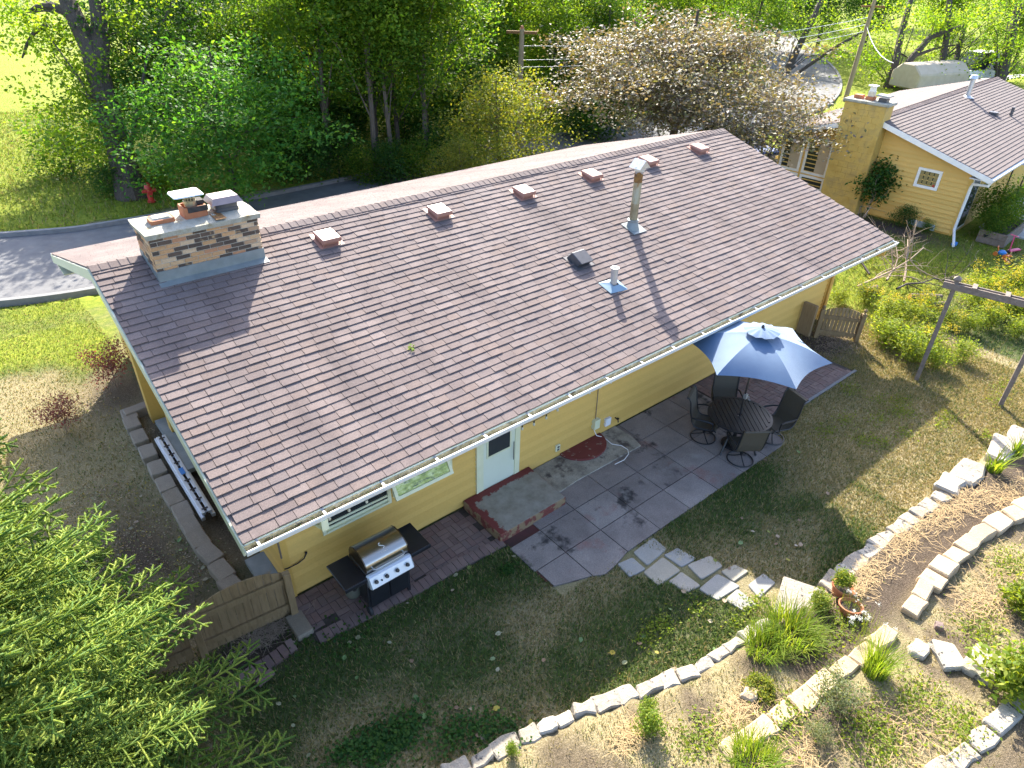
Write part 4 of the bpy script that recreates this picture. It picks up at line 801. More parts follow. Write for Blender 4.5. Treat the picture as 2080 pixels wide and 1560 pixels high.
# face: chair's +y points to the table
def look(x, y): return math.atan2(TY-y, TX-x)-math.pi/2
for lab, px, py, tw in (('swivel chair nearest the camera, its tan sling back turned to the lawn', 1503, 932, 0.05), ('swivel chair left of the round table, seen from its side', 1428, 887, -0.1), ('swivel chair at the right of the table with its tall dark back to the lawn', 1566, 888, 0.15)):
    p = G(px, py, 0.015); chair(lab, p[0], p[1], look(p[0], p[1])+tw)
chair('swivel chair at the far side of the table, half hidden by the parasol', 9.72, -0.22, look(9.72, -0.22)-0.1)
um = thing('parasol', 'faded blue hexagonal garden parasol tilted over the patio table', 'parasol', (TX, TY, 0), 0.0)
pole_top = Vector((0.30, 0.14, 2.36)); hub = pole_top
mb = MB(); mb.tube([(0, 0, 0.1), (0.02, 0.01, 1.2), (0.26, 0.12, 2.1), tuple(pole_top)], 0.019, 8); mb.build('pole', CHARM, um, True)
mb = MB(); mb.tube([(0.02, 0, 1.15), (0.06, -0.06, 1.15), (0.06, -0.06, 1.08), (0.08, -0.09, 1.08)], 0.009, 6); mb.box((0.02, -0.01, 1.15), (0.06, 0.06, 0.1)); mb.build('crank', GALV, um)
UR = 1.33; rimz = -0.40; corners = [Vector((UR*math.cos(R(60*k+3)), UR*math.sin(R(60*k+3)), rimz)) for k in range(6)]
for k in range(6):                                   # six sewn canopy panels
    A, B_ = corners[k], corners[(k+1) % 6]; mb = MB(); ns = 8; vs_ = []
    for i in range(ns+1):
        s = i/ns
        for j in range(9):
            t = j/8; e0 = A*s; e1 = B_*s; p = e0.lerp(e1, t); bow = 4*t*(1-t)
            p = p*(1-0.10*bow*s*s) + Vector((0, 0, 0.09*math.sin(math.pi*s*0.9)*1.0 - 0.035*bow*s + 0.010*math.sin(7*t+5*s+k)*s*(1-s)))
            vs_.append(tuple(hub+p))
    mb.add(vs_, [(i*9+j, i*9+j+1, (i+1)*9+j+1, (i+1)*9+j) for i in range(ns) for j in range(8)]); mb.build('canopy_panel', FABRIC, um, True)
    mb = MB(); mb.tube([tuple(hub+Vector((0, 0, -0.03))+corners[k]*s+Vector((0, 0, 0.085*math.sin(math.pi*s*0.9)-0.015))) for s in np.linspace(0.02, 0.99, 7)], 0.008, 5); mb.tube([tuple(hub+Vector((-0.05, -0.03, -0.45))), tuple(hub+corners[k]*0.5)], 0.006, 5); mb.build('rib', CHARM, um)
mb = MB(); vs_ = [tuple(hub+Vector((0, 0, 0.12)))]; nn = 36
for q, zz in ((0.16, 0.10), (0.33, 0.055)):
    for k in range(nn):
        a = 2*math.pi*k/nn+R(3); rr_ = q*(1-0.07*abs(math.sin(3*a-R(9)))); vs_.append(tuple(hub+Vector((rr_*math.cos(a), rr_*math.sin(a), zz+0.012*math.cos(12*a)*(q/0.33)))))
mb.add(vs_, [(0, 1+k, 1+(k+1) % nn) for k in range(nn)]+[(1+k, 1+nn+k, 1+nn+(k+1) % nn, 1+(k+1) % nn) for k in range(nn)]); mb.build('vent_cap', FABRIC, um, True)
mb = MB(); mb.lathe([(0.0, 0.0), (0.03, 0.005), (0.03, 0.03), (0.012, 0.06), (0.0, 0.065)], tuple(hub+Vector((0, 0, 0.115))), 10); mb.build('finial', CHARM, um, True)
mb = MB(); c4 = corners[5].lerp(corners[0], 0.45)*0.82+hub; mb.tube([tuple(c4+Vector((-.1, .12, .10))), tuple(c4+Vector((0.0, 0.02, 0.02))), tuple(c4+Vector((0.10, -0.06, -0.16)))], 0.007, 5); mb.tube([tuple(c4+Vector((-.1, .12, .10))), tuple(c4+Vector((0.04, 0.04, 0.02))), tuple(c4+Vector((0.14, -0.02, -0.18)))], 0.007, 5); mb.build('tie_strap', FABRIC, um)
# ------------------------------------------------------------------ fences, arbour, ladder
def fence(lab, A, B, h, n, arch, posts, rails, gap, z0=0.02, postcap=0.0, back=-0.03):
    A = np.array(A, float); B = np.array(B, float); d = (B-A); Ln = np.linalg.norm(d); ang = math.atan2(d[1], d[0])
    t = thing('wooden_fence', lab, 'fence', (A[0], A[1], 0), ang)
    w = Ln/n
    for i in range(n):
        x = (i+0.5)*w; top = h+arch*(1-((x-Ln/2)/(Ln/2))**2); mb = MB(); a_, b_ = x-w/2+gap/2, x+w/2-gap/2
        sl = arch*(-2*(x-Ln/2)/(Ln/2)**2)*w/2
        mb.hexa([(a_, 0, z0), (b_, 0, z0), (b_, 0.018, z0), (a_, 0.018, z0), (a_, 0, top-sl), (b_, 0, top+sl), (b_, 0.018, top+sl), (a_, 0.018, top-sl)])
        mb.build('picket', WOOD, t, bevel=0.002, rot=(rs.uniform(-.006, .006), 0, 0))
    for zz in rails:
        mb = MB(); mb.b2(0.0, Ln, -0.042, -0.002, zz-0.05, zz+0.05); mb.build('rail', WOOD, t, bevel=0.004)
    for x in posts:
        mb = MB(); mb.b2(x-0.05, x+0.05, -0.09, 0.01, -0.05, h+0.06); p = mb.build('post', WOOD, t, bevel=0.006)
        if postcap: mb = MB(); mb.lathe([(0.0, 0.0), (0.03, 0.0), (0.02, 0.03), (0.045, 0.06), (0.04, 0.10), (0.0, 0.13)], (x, -0.04, h+0.06), 10); mb.build('finial', WOOD, p, True)
    return t
fence('arched wooden fence panel with close pickets by the left house corner', (-0.70, 0.79), (0.60, 0.66), 0.84, 12, 0.20, (0.02, 1.28), (0.22, 0.74), 0.004)
fence('lower wooden fence panel half hidden behind the spruce', (-2.1, 0.95), (-0.80, 0.80), 0.84, 12, 0.16, (0.02,), (0.22, 0.74), 0.004)
fence('small arched picket gate with gaps between its boards beyond the parasol', (14.62, 0.48), (15.25, -0.27), 0.70, 11, 0.14, (0.0, 0.98), (0.14, 0.56), 0.016, postcap=1.0)
mb = MB(); mb.b2(14.40, 14.50, 0.55, 0.90, 0.0, 0.85); mb.build('fence_post', WOOD); tag(bpy.data.objects['fence_post'], 'wide dark board post between the yellow wall and the picket gate', 'post')
ar = thing('garden_arbor', 'grey wooden garden arbour with a double beam on slim posts', 'arbour', (0, 0, 0))
a0, a1 = Vector((14.61, -2.09, 0)), Vector((15.03, -3.73, 0)); dv = (a1-a0).normalized(); sd2 = Vector((-dv.y, dv.x, 0))
for p in (a0, a1):
    mb = MB(); mb.beam(p+Vector((0, 0, -0.1)), p+Vector((0, 0, 2.50)), 0.09, 0.09, up=(dv.x, dv.y, 0)); po = mb.build('post', GREYW, ar, bevel=0.006)
    mb = MB(); c0 = p+Vector((0, 0, 2.50)); mb.hexa([c0+dv*a+sd2*b_+Vector((0, 0, z)) for z, q in ((0, 0.075), (0.03, 0.075)) for a, b_ in ((-q, -q), (q, -q), (q, q), (-q, q))]); mb.add([c0+dv*a+sd2*b_+Vector((0, 0, 0.03)) for a, b_ in ((-.075, -.075), (.075, -.075), (.075, .075), (-.075, .075))]+[c0+Vector((0, 0, 0.10))], [(0, 1, 4), (1, 2, 4), (2, 3, 4), (3, 0, 4)]); mb.build('post_cap', GREYW, po)
for s in (-1, 1):
    mb = MB(); mb.beam(a0-dv*0.22+sd2*s*0.07+Vector((0, 0, 2.36)), a1+dv*0.5+sd2*s*0.07+Vector((0, 0, 2.36)), 0.04, 0.14); mb.build('beam', GREYW, ar, bevel=0.004)
for q in (0.35, 0.95, 1.4):
    mb = MB(); c0 = a0+dv*q+Vector((0, 0, 2.445)); mb.beam(c0-sd2*0.14, c0+sd2*0.14, 0.09, 0.03); mb.build('cross_piece', GREYW, ar)
ld = thing('ladder', 'aluminium extension ladder lying on the bed along the gable wall', 'ladder', (0.30, 5.95, 0.10), math.atan2(3.27-5.95, 0.27-0.30))
for y_ in (-0.085, 0.085):
    mb = MB(); mb.b2(0, 2.7, y_-0.03, y_+0.03, 0, 0.07); mb.build('rail', ALU, ld, bevel=0.004)
    mb = MB(); mb.b2(0.05, 2.65, y_*0.62-0.03, y_*0.62+0.03, 0.072, 0.12); mb.build('fly_rail', ALU, ld, bevel=0.004)
for k in range(9):
    mb = MB(); mb.tube([(0.15+0.3*k, -0.08, 0.045), (0.15+0.3*k, 0.08, 0.045)], 0.016, 8); mb.build('rung', ALU, ld); mb = MB(); mb.b2(0.13+0.3*k, 0.17+0.3*k, -0.05, 0.05, 0.121, 0.126) if k != 4 else mb.b2(0.05+0.3*k, 0.25+0.3*k, -0.04, 0.04, 0.121, 0.126); mb.build('sticker', PLAST_B if k == 4 else BLACK, ld)
# cables and string lights
mb = MB(); mb.tube([tuple(WL(x, y, YW-0.03)) for x, y in ((622, 1125), (618, 1134), (606, 1144), (594, 1150), (583, 1155), (578, 1156))], 0.010, 6); mb.lathe([(0, 0), (0.02, 0), (0.02, 0.02), (0, 0.02)], tuple(WL(622, 1124, YW-0.03)), 8); o = mb.build('black_cable', RUBBER, None, True); tag(o, 'short black cable drooping from a hole in the yellow wall', 'cable')
cb = [(1213, 875), (1226, 888), (1243, 902), (1262, 905), (1275, 913), (1277, 922), (1268, 934), (1249, 943)]
mb = MB(); mb.tube([tuple(WL(1206, 872, YW-0.05)), tuple(WL(1212, 885, YW-0.10))]+[tuple(G(x, y, 0.035)) for x, y in cb[1:]], 0.008, 6); o = mb.build('white_cord', WHITE, None, True); tag(o, 'white cord looping from the wall box onto the patio', 'cord')
sl = thing('string_lights', 'dark wire of small bulbs strung under the eave gutter', 'string lights', (0, 0, 0))
ptsl = [tuple(WL(x, y, 0.55)) for x, y in ((660, 1045), (668, 1046), (708, 1029), (744, 1012), (800, 985), (900, 935), (1034, 872), (1036, 869), (1061, 864), (1085, 855), (1110, 842), (1133, 826), (1150, 815), (1165, 803), (1198, 791), (1220, 780), (1242, 770))]
mb = MB(); mb.tube(ptsl, 0.005, 5); mb.build('wire', BLACK, sl, True)
for k in (1, 2, 3, 8, 9, 10, 11, 14, 15, 16):
    x, y, z = ptsl[k]; mb = MB(); mb.tube([(x, y, z), (x, y, z-0.035)], 0.014, 7); q = mb.build('socket', BLACK, sl); mb = MB(); mb.lathe([(0.0, -0.10), (0.018, -0.09), (0.024, -0.065), (0.012, -0.035)], (x, y, z), 8); mb.build('bulb', pmat('bulb_glass', [(0.6, 0.58, 0.45), (0.65, 0.62, 0.5)], 3, 0.2) if 'bulb_glass' not in MATS else MATS['bulb_glass'], q, True)
# pots
def pot(lab, px, py, r, h, tilt):
    p = GT(px, py); t = thing('flower_pot', lab, 'pot', (p[0], p[1], p[2]-0.02)); t.rotation_euler = (tilt[0], tilt[1], 0)
    mb = MB(); mb.lathe([(r*0.7, 0.0), (r*0.92, h*0.8), (r*1.0, h*0.8), (r*1.02, h), (r*0.9, h), (r*0.86, h*0.8), (r*0.8, h*0.72)], n=24); mb.build('pot', TERRA, t, True)
    mb = MB(); mb.lathe([(r*0.84, h*0.74), (0.0, h*0.76)], n=20); mb.build('soil', MULCH, t)
    return t
pot('upper terracotta pot tucked against the stone edging', 1706, 1206, 0.17, 0.17, (0.05, 0.15)); pot('lower terracotta pot with white flowers spilling over it', 1724, 1245, 0.17, 0.17, (-0.1, 0.1))
# ------------------------------------------------------------------ neighbour's house
NA = R(4.5); nb = G(1930, 478, 0.0)
nh = thing('house', 'neighbouring yellow house with block chimney and small white framed gable window', 'house', (nb[0], nb[1], 0), NA)   # local: +x along eave, +y along gable
HW, NR, NE, NL = 4.0, 1.17, 2.19, 13.3
def nz(v): return NE+NR*(1-abs(v-3.4)/HW)
core = MB(); core.xprism([(0, -0.1), (6.8, -0.1), (6.8, nz(6.8)-0.14), (3.4, nz(3.4)-0.14), (0, nz(0)-0.14)], 0.03, 12.9); core.build('wall', YELLOW2, nh)
e_ = 0.155; i = 0
while True:
    z0 = 0.05+e_*i; zt_ = z0+e_+0.012
    if zt_ > nz(3.4)-0.2: break
    va = 0.0 if zt_ < nz(0)-0.15 else 3.4-HW*(1-(zt_+0.15-NE)/NR)
    vb = 6.8-va
    mb = MB(); pr = [(0.03, z0), (-0.030, z0), (0.018, zt_), (0.03, zt_)]
    mb.add([(x, va, z) for x, z in pr]+[(x, vb, z) for x, z in pr], [(0, 1, 2, 3), (7, 6, 5, 4), (0, 4, 5, 1), (1, 5, 6, 2), (2, 6, 7, 3), (3, 7, 4, 0)]); mb.build('siding_board', YELLOW2, nh); i += 1
for k in range(12):
    z0 = 0.05+e_*k; mb = MB(); mb.xprism([(0.02, z0), (0.02, z0+e_+.01), (-0.006, z0+e_+.01), (-0.02, z0)], 0.0, 12.9); mb.build('siding_board', YELLOW2, nh)
mb = MB(); mb.b2(-0.025, 0.06, -0.03, 0.06, 0.0, 2.1); mb.build('corner_trim', YELLOW2, nh)
rf = MB(); rf.xprism([(-0.6, NE), (3.4, NE+NR), (7.4, NE), (7.4, NE-0.1), (3.4, NE+NR-0.1), (-0.6, NE-0.1)], -0.42, NL); nroof = rf.build('roof', ROOF2, nh)
ex = 0.155; nang = math.atan2(NR, HW); nrl = math.hypot(HW, NR); cnt = 0; fieldm = MB(); f2 = MB()
for s in range(int(nrl/ex)):
    for side in (0, 1):
        x = -0.42-rs.random()*0.9
        while x < NL:
            w = rs.uniform(0.7, 1.0); a, q = max(x, -0.42), min(x+w, NL)
            if q-a > 0.05:
                M3 = Matrix.Rotation(nang, 3, 'X'); P = Vector((a, -0.6+s*ex*math.cos(nang), NE+s*ex*math.sin(nang)+0.003))
                if side: M3 = Matrix.Rotation(math.pi, 3, 'Z') @ M3; P = Vector((q, 7.4-s*ex*math.cos(nang), NE+s*ex*math.sin(nang)+0.003))
                (f2 if side else fieldm).hexa([P+M3 @ Vector((v[0]*(q-a-0.008), v[1]*1.07, v[2]*1.3)) for v in wedge.v])
            x += w
for q in (fieldm, f2): o = link('shingle_field', rawmesh(q, 'neighbour_shingles', ROOF2), nroof); o['kind'] = 'stuff'
for k in range(90):
    x = 0.2+k*0.146
    if x < NL-0.1: link('ridge_shingle', RC, nroof, (x, 3.4, NE+NR+0.014), None, (1, 1.05, 1))
for s in (0, 1):
    yy = (lambda v: v) if s == 0 else (lambda v: 6.8-v)
    mb = MB(); mb.xprism([(yy(-0.6), NE-0.0), (yy(3.4), NE+NR), (yy(3.4), NE+NR-0.17), (yy(-0.6), NE-0.17)], -0.45, -0.42); mb.build('rake_board', WHITE, nroof)
    mb = MB(); ye = yy(-0.6); q = -1 if s == 0 else 1; mb.xprism([(ye, NE-0.03), (ye+q*0.11, NE-0.03), (ye+q*0.11, NE-0.06), (ye+q*0.08, NE-0.14), (ye, NE-0.14)], -0.44, NL); mb.build('gutter', WHITE, nh)
mb = MB(); mb.b2(-0.40, NL, -0.6, 0.0, NE-0.13, NE-0.11); mb.b2(-0.40, 0.0, -0.6, 0.0, NE-0.14, NE-0.12); mb.build('soffit', WHITE, nh)
mb = MB(); mb.tube([(-0.36, -0.64, NE-0.1), (-0.36, -0.60, NE-0.26), (-0.10, -0.10, NE-0.36), (-0.05, -0.06, NE-0.5), (-0.05, -0.06, 0.25), (-0.35, -0.2, 0.1), (-1.15, -0.45, 0.05)], 0.045, 8); mb.build('downspout', WHITE, nh, True)
def nwin(v0, v1, z0, z1, fr=0.09):
    mb = MB()
    for q in ((v0, v0+fr, z0, z1), (v1-fr, v1, z0, z1), (v0+fr, v1-fr, z0, z0+fr), (v0+fr, v1-fr, z1-fr, z1)): mb.b2(-0.05, 0.02, q[0], q[1], q[2], q[3])
    w = mb.build('window', WHITE, nh, bevel=0.004); mb = MB(); mb.b2(-0.02, 0.02, v0+fr, v1-fr, z0+fr, z1-fr); mb.build('pane', GLASS, w); return w
w = nwin(0.90, 1.68, 1.34, 2.0); CURT = pmat('tan_curtain', [(0.20, 0.15, 0.05), (0.32, 0.25, 0.10)], 14, 0.8, stretch=(1, 6, 0.2))
mb = MB()
for k in range(4): mb.b2(-0.028, -0.021, 1.0+0.155*k, 1.12+0.155*k, 1.46, 1.90)
mb.build('curtain', CURT, w); mb = MB(); mb.lathe([(0, 0), (0.03, 0.02), (0.04, 0.06), (0, 0.1)], (-0.035, 1.05, 1.43), 8); mb.build('ornament', REDM, w)
for v0, v1 in ((4.75, 5.75), (5.85, 6.7)):
    w = nwin(v0, v1, 0.9, 2.25); mb = MB(); mb.b2(-0.03, -0.022, v0+0.1, v0+0.5, 1.0, 2.15); mb.build('curtain', TARP, w); nwin(v0, v1, 0.35, 0.85)
mb = MB(); mb.b2(-0.62, 0.05, 3.12, 4.55, -0.05, 3.78); nch = mb.build('chimney', CEMBLK, nh); 
for k in range(19):
    for j in range(4):
        a = 3.12+j*0.36+(0.18 if k % 2 else 0)
        if a+0.2 < 4.55:
            mb = MB(); mb.b2(-0.632, -0.60, a+0.004, min(a+0.352, 4.55), 0.0+0.2*k+0.004, 0.196+0.2*k); mb.build('block', CEMBLK, nch)
mb = MB(); mb.b2(-0.68, 0.11, 3.05, 4.62, 3.78, 3.88); mb.build('chimney_crown', CROWN, nch, bevel=0.02)
for k, (v, m_) in enumerate(((4.25, TERRA), (3.85, TERRA), (3.4, DARKG))):
    mb = MB(); mb.b2(-0.42, -0.14, v-0.14, v+0.14, 3.86, 4.0); mb.build('clay_flue', m_, nch, bevel=0.01)
mb = MB(); mb.b2(-0.38, -0.18, 3.75, 3.95, 4.0, 4.16); mb.build('flue_screen', GALV, nch); mb = MB(); mb.b2(-0.42, -0.14, 3.72, 4.0, 4.32, 4.35); mb.b2(-0.36, -0.2, 3.77, 3.93, 4.16, 4.32); mb.build('flue_lid', SILVW, nch)
mb = MB(); mb.b2(-0.5, -0.05, 3.18, 3.62, 4.06, 4.10); mb.build('flue_lid', LEAD, nch)
mb = MB(); mb.lathe([(0.09, 0.0), (0.09, 0.7), (0.16, 0.72), (0.12, 0.85), (0.0, 0.86)], (7.6, 2.9, nz(2.9)), 14); mb.lathe([(0.25, 0.0), (0.1, 0.08)], (7.6, 2.9, nz(2.9)), 14); mb.build('flue_pipe', GALV, nh, True)
mb = MB(); mb.lathe([(0.06, 0.0), (0.06, 0.35), (0, 0.35)], (7.9, 1.2, nz(1.2)), 10); mb.build('vent_pipe', DARKG, nh); mb = MB(); mb.box((6.9, 1.6, nz(1.6)+0.05), (0.25, 0.3, 0.12)); mb.build('roof_vent', DARKG, nh)
mb = MB(); mb.b2(0.25, 1.2, -0.03, 0.03, 0.1, 2.0); w = mb.build('patio_door', WHITE, nh); mb = MB(); mb.b2(0.35, 1.1, -0.045, -0.03, 0.2, 1.9); mb.build('pane', GLASS, w)
mb = MB(); mb.b2(2.2, 3.2, -0.05, 0.03, 1.3, 1.9); w = mb.build('window', WHITE, nh); mb = MB(); mb.b2(2.3, 3.1, -0.06, -0.05, 1.4, 1.8); mb.build('pane', GLASS, w)
# things round the neighbour's corner
tr_ = thing('wire_trellis', 'low rusty wire hoop border in front of the neighbouring gable', 'garden border', (G(1830, 450)[0], G(1830, 450)[1], 0), NA+R(90))
for k in range(8):
    mb = MB(); x = k*0.17-0.9; mb.tube([(x-0.14+0.28*t, 0.02*k % 0.05, 0.52*math.sin(math.pi*t)**0.6+0.0) for t in np.linspace(0.02, 0.98, 12)], 0.009, 5); mb.build('hoop', RUST, tr_, True)
p = G(1868, 462); o = stone('foundation_patch', None, p[0]+0.1, p[1], 0.0, 0.25, 0.9, 0.22, NA, pmat('pale_blue_concrete', [(0.3, 0.36, 0.38), (0.42, 0.47, 0.47)], 4, 0.9), 0.02); tag(o, 'pale blue-grey concrete lump at the foot of the neighbouring gable wall', 'concrete')
pl = thing('planter_box', 'brown plank raised planter full of greenery by the neighbouring patio', 'planter', (25.9, 0.35, 0), NA)
for k, (x0, x1, y0, y1_) in enumerate(((-0.6, 1.7, -0.45, -0.40), (-0.6, 1.7, 0.35, 0.40), (-0.6, -0.55, -0.40, 0.35), (1.65, 1.7, -0.4, 0.35))):
    for z0 in (0.0, 0.22): mb = MB(); mb.b2(x0, x1, y0, y1_, z0, z0+0.21); mb.build('plank', GREYW, pl)
mb = MB(); mb.b2(-0.55, 1.65, -0.4, 0.35, 0.1, 0.38); mb.build('soil', MULCH, pl)
mb = MB(); mb.lathe([(0.22, 0), (0.26, 0.3), (0.22, 0.3), (0.2, 0.25), (0, 0.25)], tuple(G(2000, 490)), 16); o = mb.build('black_tub', BLACK, None, True); tag(o, 'round black tub of leafy plants in front of the plank planter', 'tub')
mb = MB(); mb.prism([(27.0, -2.6), (34, -2.2), (34, 1.6), (26.9, 1.2)], -0.1, 0.015); o = mb.build('patio', DRIVE); tag(o, kind='structure')
cn = thing('canopy_tent', 'pale lilac fabric canopy beside the neighbouring house at the right edge', 'canopy', (30.2, 0.2, 0), NA)
mb = MB(); v_ = [(-1.3, -1.3, 1.9), (1.3, -1.3, 1.9), (1.3, 1.3, 1.9), (-1.3, 1.3, 1.9), (0, 0, 2.5)]; mb.add(v_, [(0, 1, 4), (1, 2, 4), (2, 3, 4), (3, 0, 4)]); mb.build('canopy_top', pmat('lilac_fabric', [(0.5, 0.47, 0.55), (0.56, 0.53, 0.6)], 3, 0.8), cn)
for sx_ in (-1.28, 1.28):
    for sy_ in (-1.28, 1.28): mb = MB(); mb.tube([(sx_, sy_, 0), (sx_, sy_, 1.9)], 0.025, 6); mb.build('leg', BLACK, cn)
def smallthing(nm, lab, cat, px, py, mk, z=0.0):
    p = G(px, py, z); t = thing(nm, lab, cat, tuple(p), rs.uniform(0, 3)); mk(t); return t
def mk_scoot(t):
    mb = MB(); mb.box((0, 0, 0.07), (0.5, 0.13, 0.05)); mb.build('deck', PLAST_P, t, bevel=0.01); mb = MB(); mb.tube([(0.22, 0, 0.08), (0.28, 0, 0.6)], 0.02, 8); mb.tube([(0.28, -0.14, 0.6), (0.28, 0.14, 0.6)], 0.016, 8); mb.build('handlebar', PLAST_P, t, True)
    for x in (-0.25, 0.25): mb = MB(); mb.tube([(x, -0.03, 0.05), (x, 0.03, 0.05)], 0.05, 12); mb.build('wheel', BLACK, t)
smallthing('toy_scooter', 'bright pink toy scooter standing on the neighbouring patio edge', 'toy', 2058, 512, mk_scoot)
def mk_trike(t):
    mb = MB(); mb.lathe([(0, 0.1), (0.16, 0.15), (0.18, 0.24), (0.1, 0.32), (0, 0.33)], n=12); mb.build('body', PLAST_B, t, True); mb = MB(); mb.tube([(0.15, 0, 0.2), (0.24, 0, 0.45)], 0.025, 7); mb.tube([(0.24, -0.12, 0.45), (0.24, 0.12, 0.45)], 0.02, 7); mb.build('handlebar', PLAST_O, t, True)
    for x, y in ((-0.15, 0.16), (-0.15, -0.16), (0.24, 0)): mb = MB(); mb.tube([(x, y-0.03, 0.1), (x, y+0.03, 0.1)], 0.1, 12); mb.build('wheel', PLAST_O, t)
tri_ = smallthing('toy_tricycle', 'blue and orange toy tricycle on the grass by the planter', 'toy', 2032, 522, mk_trike); tri_.scale = (0.7, 0.7, 0.7)
def mk_pole(t):
    mb = MB(); mb.tube([(0, 0, 0), (0, 0, 0.55)], 0.02, 7); mb.build('stake', STRAW, t); mb = MB(); mb.box((0.08, 0, 0.2), (0.35, 0.06, 0.05), 0.4); mb.box((-0.05, 0.02, 0.42), (0.2, 0.06, 0.05), -0.5); mb.build('vane', PLAST_O, t)
smallthing('garden_ornament', 'slim garden whirligig stake among the toys and goldenrod', 'ornament', 2040, 545, mk_pole)
o = stone('toy_block', None, *G(1938, 497)[:2], 0.0, 0.28, 0.16, 0.07, 0.2, PLAST_B, 0.004, 0.01); tag(o, 'small light blue plastic tray under the neighbouring downspout', 'tray')
# ------------------------------------------------------------------ street furniture and far things
def upole(lab, x, y, h, lean, arms):
    t = thing('utility_pole', lab, 'utility pole', (x, y, -0.5)); mb = MB(); mb.tube([(0, 0, -0.2), (lean[0]*0.5, lean[1]*0.5, h/2), (lean[0], lean[1], h)], [0.16, 0.14, 0.11], 10); mb.build('pole', POLEW, t, True)
    for z_ in arms: mb = MB(); mb.beam((lean[0]-0.5, lean[1]+0.5, z_), (lean[0]+0.5, lean[1]-0.5, z_), 0.10, 0.12); mb.build('crossarm', RUST, t)
    mb = MB(); mb.lathe([(0.08, h-0.1), (0.09, h), (0.05, h+0.12), (0, h+0.12)], (lean[0], lean[1], 0), 8); mb.build('insulator', TERRA, t); return t
pp = G(1052, 300, -0.5); upole('utility pole among the trees behind the ridge, with a short rusty crossarm', pp[0], pp[1], 5.3, (0.05, 0), (5.15,))
pp2 = G(1716, 205, -0.5); upole('leaning utility pole beyond the neighbouring chimney', pp2[0], pp2[1], 6.2, (0.35, 0.0), (5.6,))
for k, (z0, z1) in enumerate(((4.6, 4.3), (4.0, 3.9), (3.7, 3.5))):
    mb = MB(); A = Vector((pp[0], pp[1], z0-0.5)); B_ = Vector((pp2[0], pp2[1], z1+0.2)); mb.tube([A.lerp(B_, t)-Vector((0, 0, 0.5*4*t*(1-t))) for t in np.linspace(0, 1, 14)], 0.014, 4); o = mb.build('overhead_wire', ALU); tag(o, ('highest of the three overhead wires between the utility poles', 'middle of the three overhead wires between the utility poles', 'lowest of the three overhead wires between the utility poles')[k], 'wire')
mb = MB(); mb.tube([Vector((pp2[0]+.2, pp2[1], 4.0)).lerp(Vector((41, 12, 3.0)), t)-Vector((0, 0, 0.4*4*t*(1-t))) for t in np.linspace(0, 1, 10)], 0.02, 4); o = mb.build('service_wire', ALU); tag(o, 'service wire sloping from the leaning pole towards the neighbouring roof', 'wire')
hp = G(308, 410, -0.42); hy = thing('fire_hydrant', 'red fire hydrant beside the big leaning tree trunk', 'hydrant', tuple(hp))
mb = MB(); mb.lathe([(0.15, 0), (0.15, 0.05), (0.10, 0.06), (0.10, 0.5), (0.14, 0.52), (0.13, 0.6), (0.07, 0.72), (0, 0.74)], n=14); mb.build('barrel', REDM, hy, True)
mb = MB(); mb.tube([(-0.24, 0, 0.42), (0.24, 0, 0.42)], 0.075, 10); mb.tube([(0, -0.2, 0.38), (0, 0, 0.38)], 0.085, 10); mb.build('outlets', REDM, hy, True)
def car(nm, lab, x, y, z, rz, mat, L_=4.4, H_=1.45):
    t = thing(nm, lab, 'car', (x, y, z), rz); w = 0.88; mb = MB()
    body = [(-L_/2, 0.35), (-L_/2+.02, 0.75), (-L_/2+0.15, 0.9), (-L_/2+1.1, 0.95), (L_/2-0.4, 0.98), (L_/2, 0.85), (L_/2, 0.35)]
    mb.add([(x_, -w, z_) for x_, z_ in body]+[(x_, w, z_) for x_, z_ in body], [tuple(range(6, -1, -1)), tuple(range(7, 14))]+[(i, (i+1) % 7, 7+(i+1) % 7, 7+i) for i in range(7)]); mb.build('body', mat, t, bevel=0.05)
    c = [(-L_/2+1.0, 0.94), (-L_/2+1.7, H_), (L_/2-1.2, H_), (L_/2-0.45, 0.97)]
    mb = MB(); mb.add([(x_, -w*(0.95 if i in (0, 3) else 0.78), z_) for i, (x_, z_) in enumerate(c)]+[(x_, w*(0.95 if i in (0, 3) else 0.78), z_) for i, (x_, z_) in enumerate(c)], [(3, 2, 1, 0), (4, 5, 6, 7), (0, 1, 5, 4), (2, 3, 7, 6)]); mb.build('windows', GLASS, t)
    mb = MB(); mb.box(((c[1][0]+c[2][0])/2, 0, H_+0.015), (c[2][0]-c[1][0]+0.1, 2*w*0.8, 0.05)); mb.build('car_roof', mat, t, bevel=0.02)
    for x_ in (-L_/2+0.85, L_/2-0.85):
        for y_ in (-w, w): mb = MB(); mb.tube([(x_, y_-0.09, 0.32), (x_, y_+0.09, 0.32)], 0.32, 16); wh = mb.build('wheel', RUBBER, t); mb = MB(); mb.tube([(x_, y_-0.1, 0.32), (x_, y_+0.1, 0.32)], 0.18, 12); mb.build('rim', GALV, wh)
    for y_ in (-0.6, 0.6): mb = MB(); mb.b2(-L_/2-0.01, -L_/2+0.06, y_-0.15, y_+0.15, 0.62, 0.76); mb.build('headlight', SILVW, t)
    return t
car('parked_car', 'dark blue car parked behind the bronze tree by the neighbouring house', 27.0, 11.9, -0.10, R(75), CARB)
pw = G(1975, 165, -0.4); car('parked_van', 'white van far off behind the neighbouring roof', pw[0], pw[1], -0.4, R(-20), WHITE, 5.0, 2.1)
pw = G(1880, 182, -0.4); tt = thing('tarped_trailer', 'beige tarp covered trailer beyond the neighbouring roof', 'trailer', (pw[0], pw[1], -0.45), R(-15))
mb = MB(); mb.xprism([(-1.2, 0.3), (1.2, 0.3), (1.2, 1.3), (0.5, 1.9), (-0.5, 1.9), (-1.2, 1.3)], -2.6, 2.6); mb.build('tarp', TARP, tt, bevel=0.08)
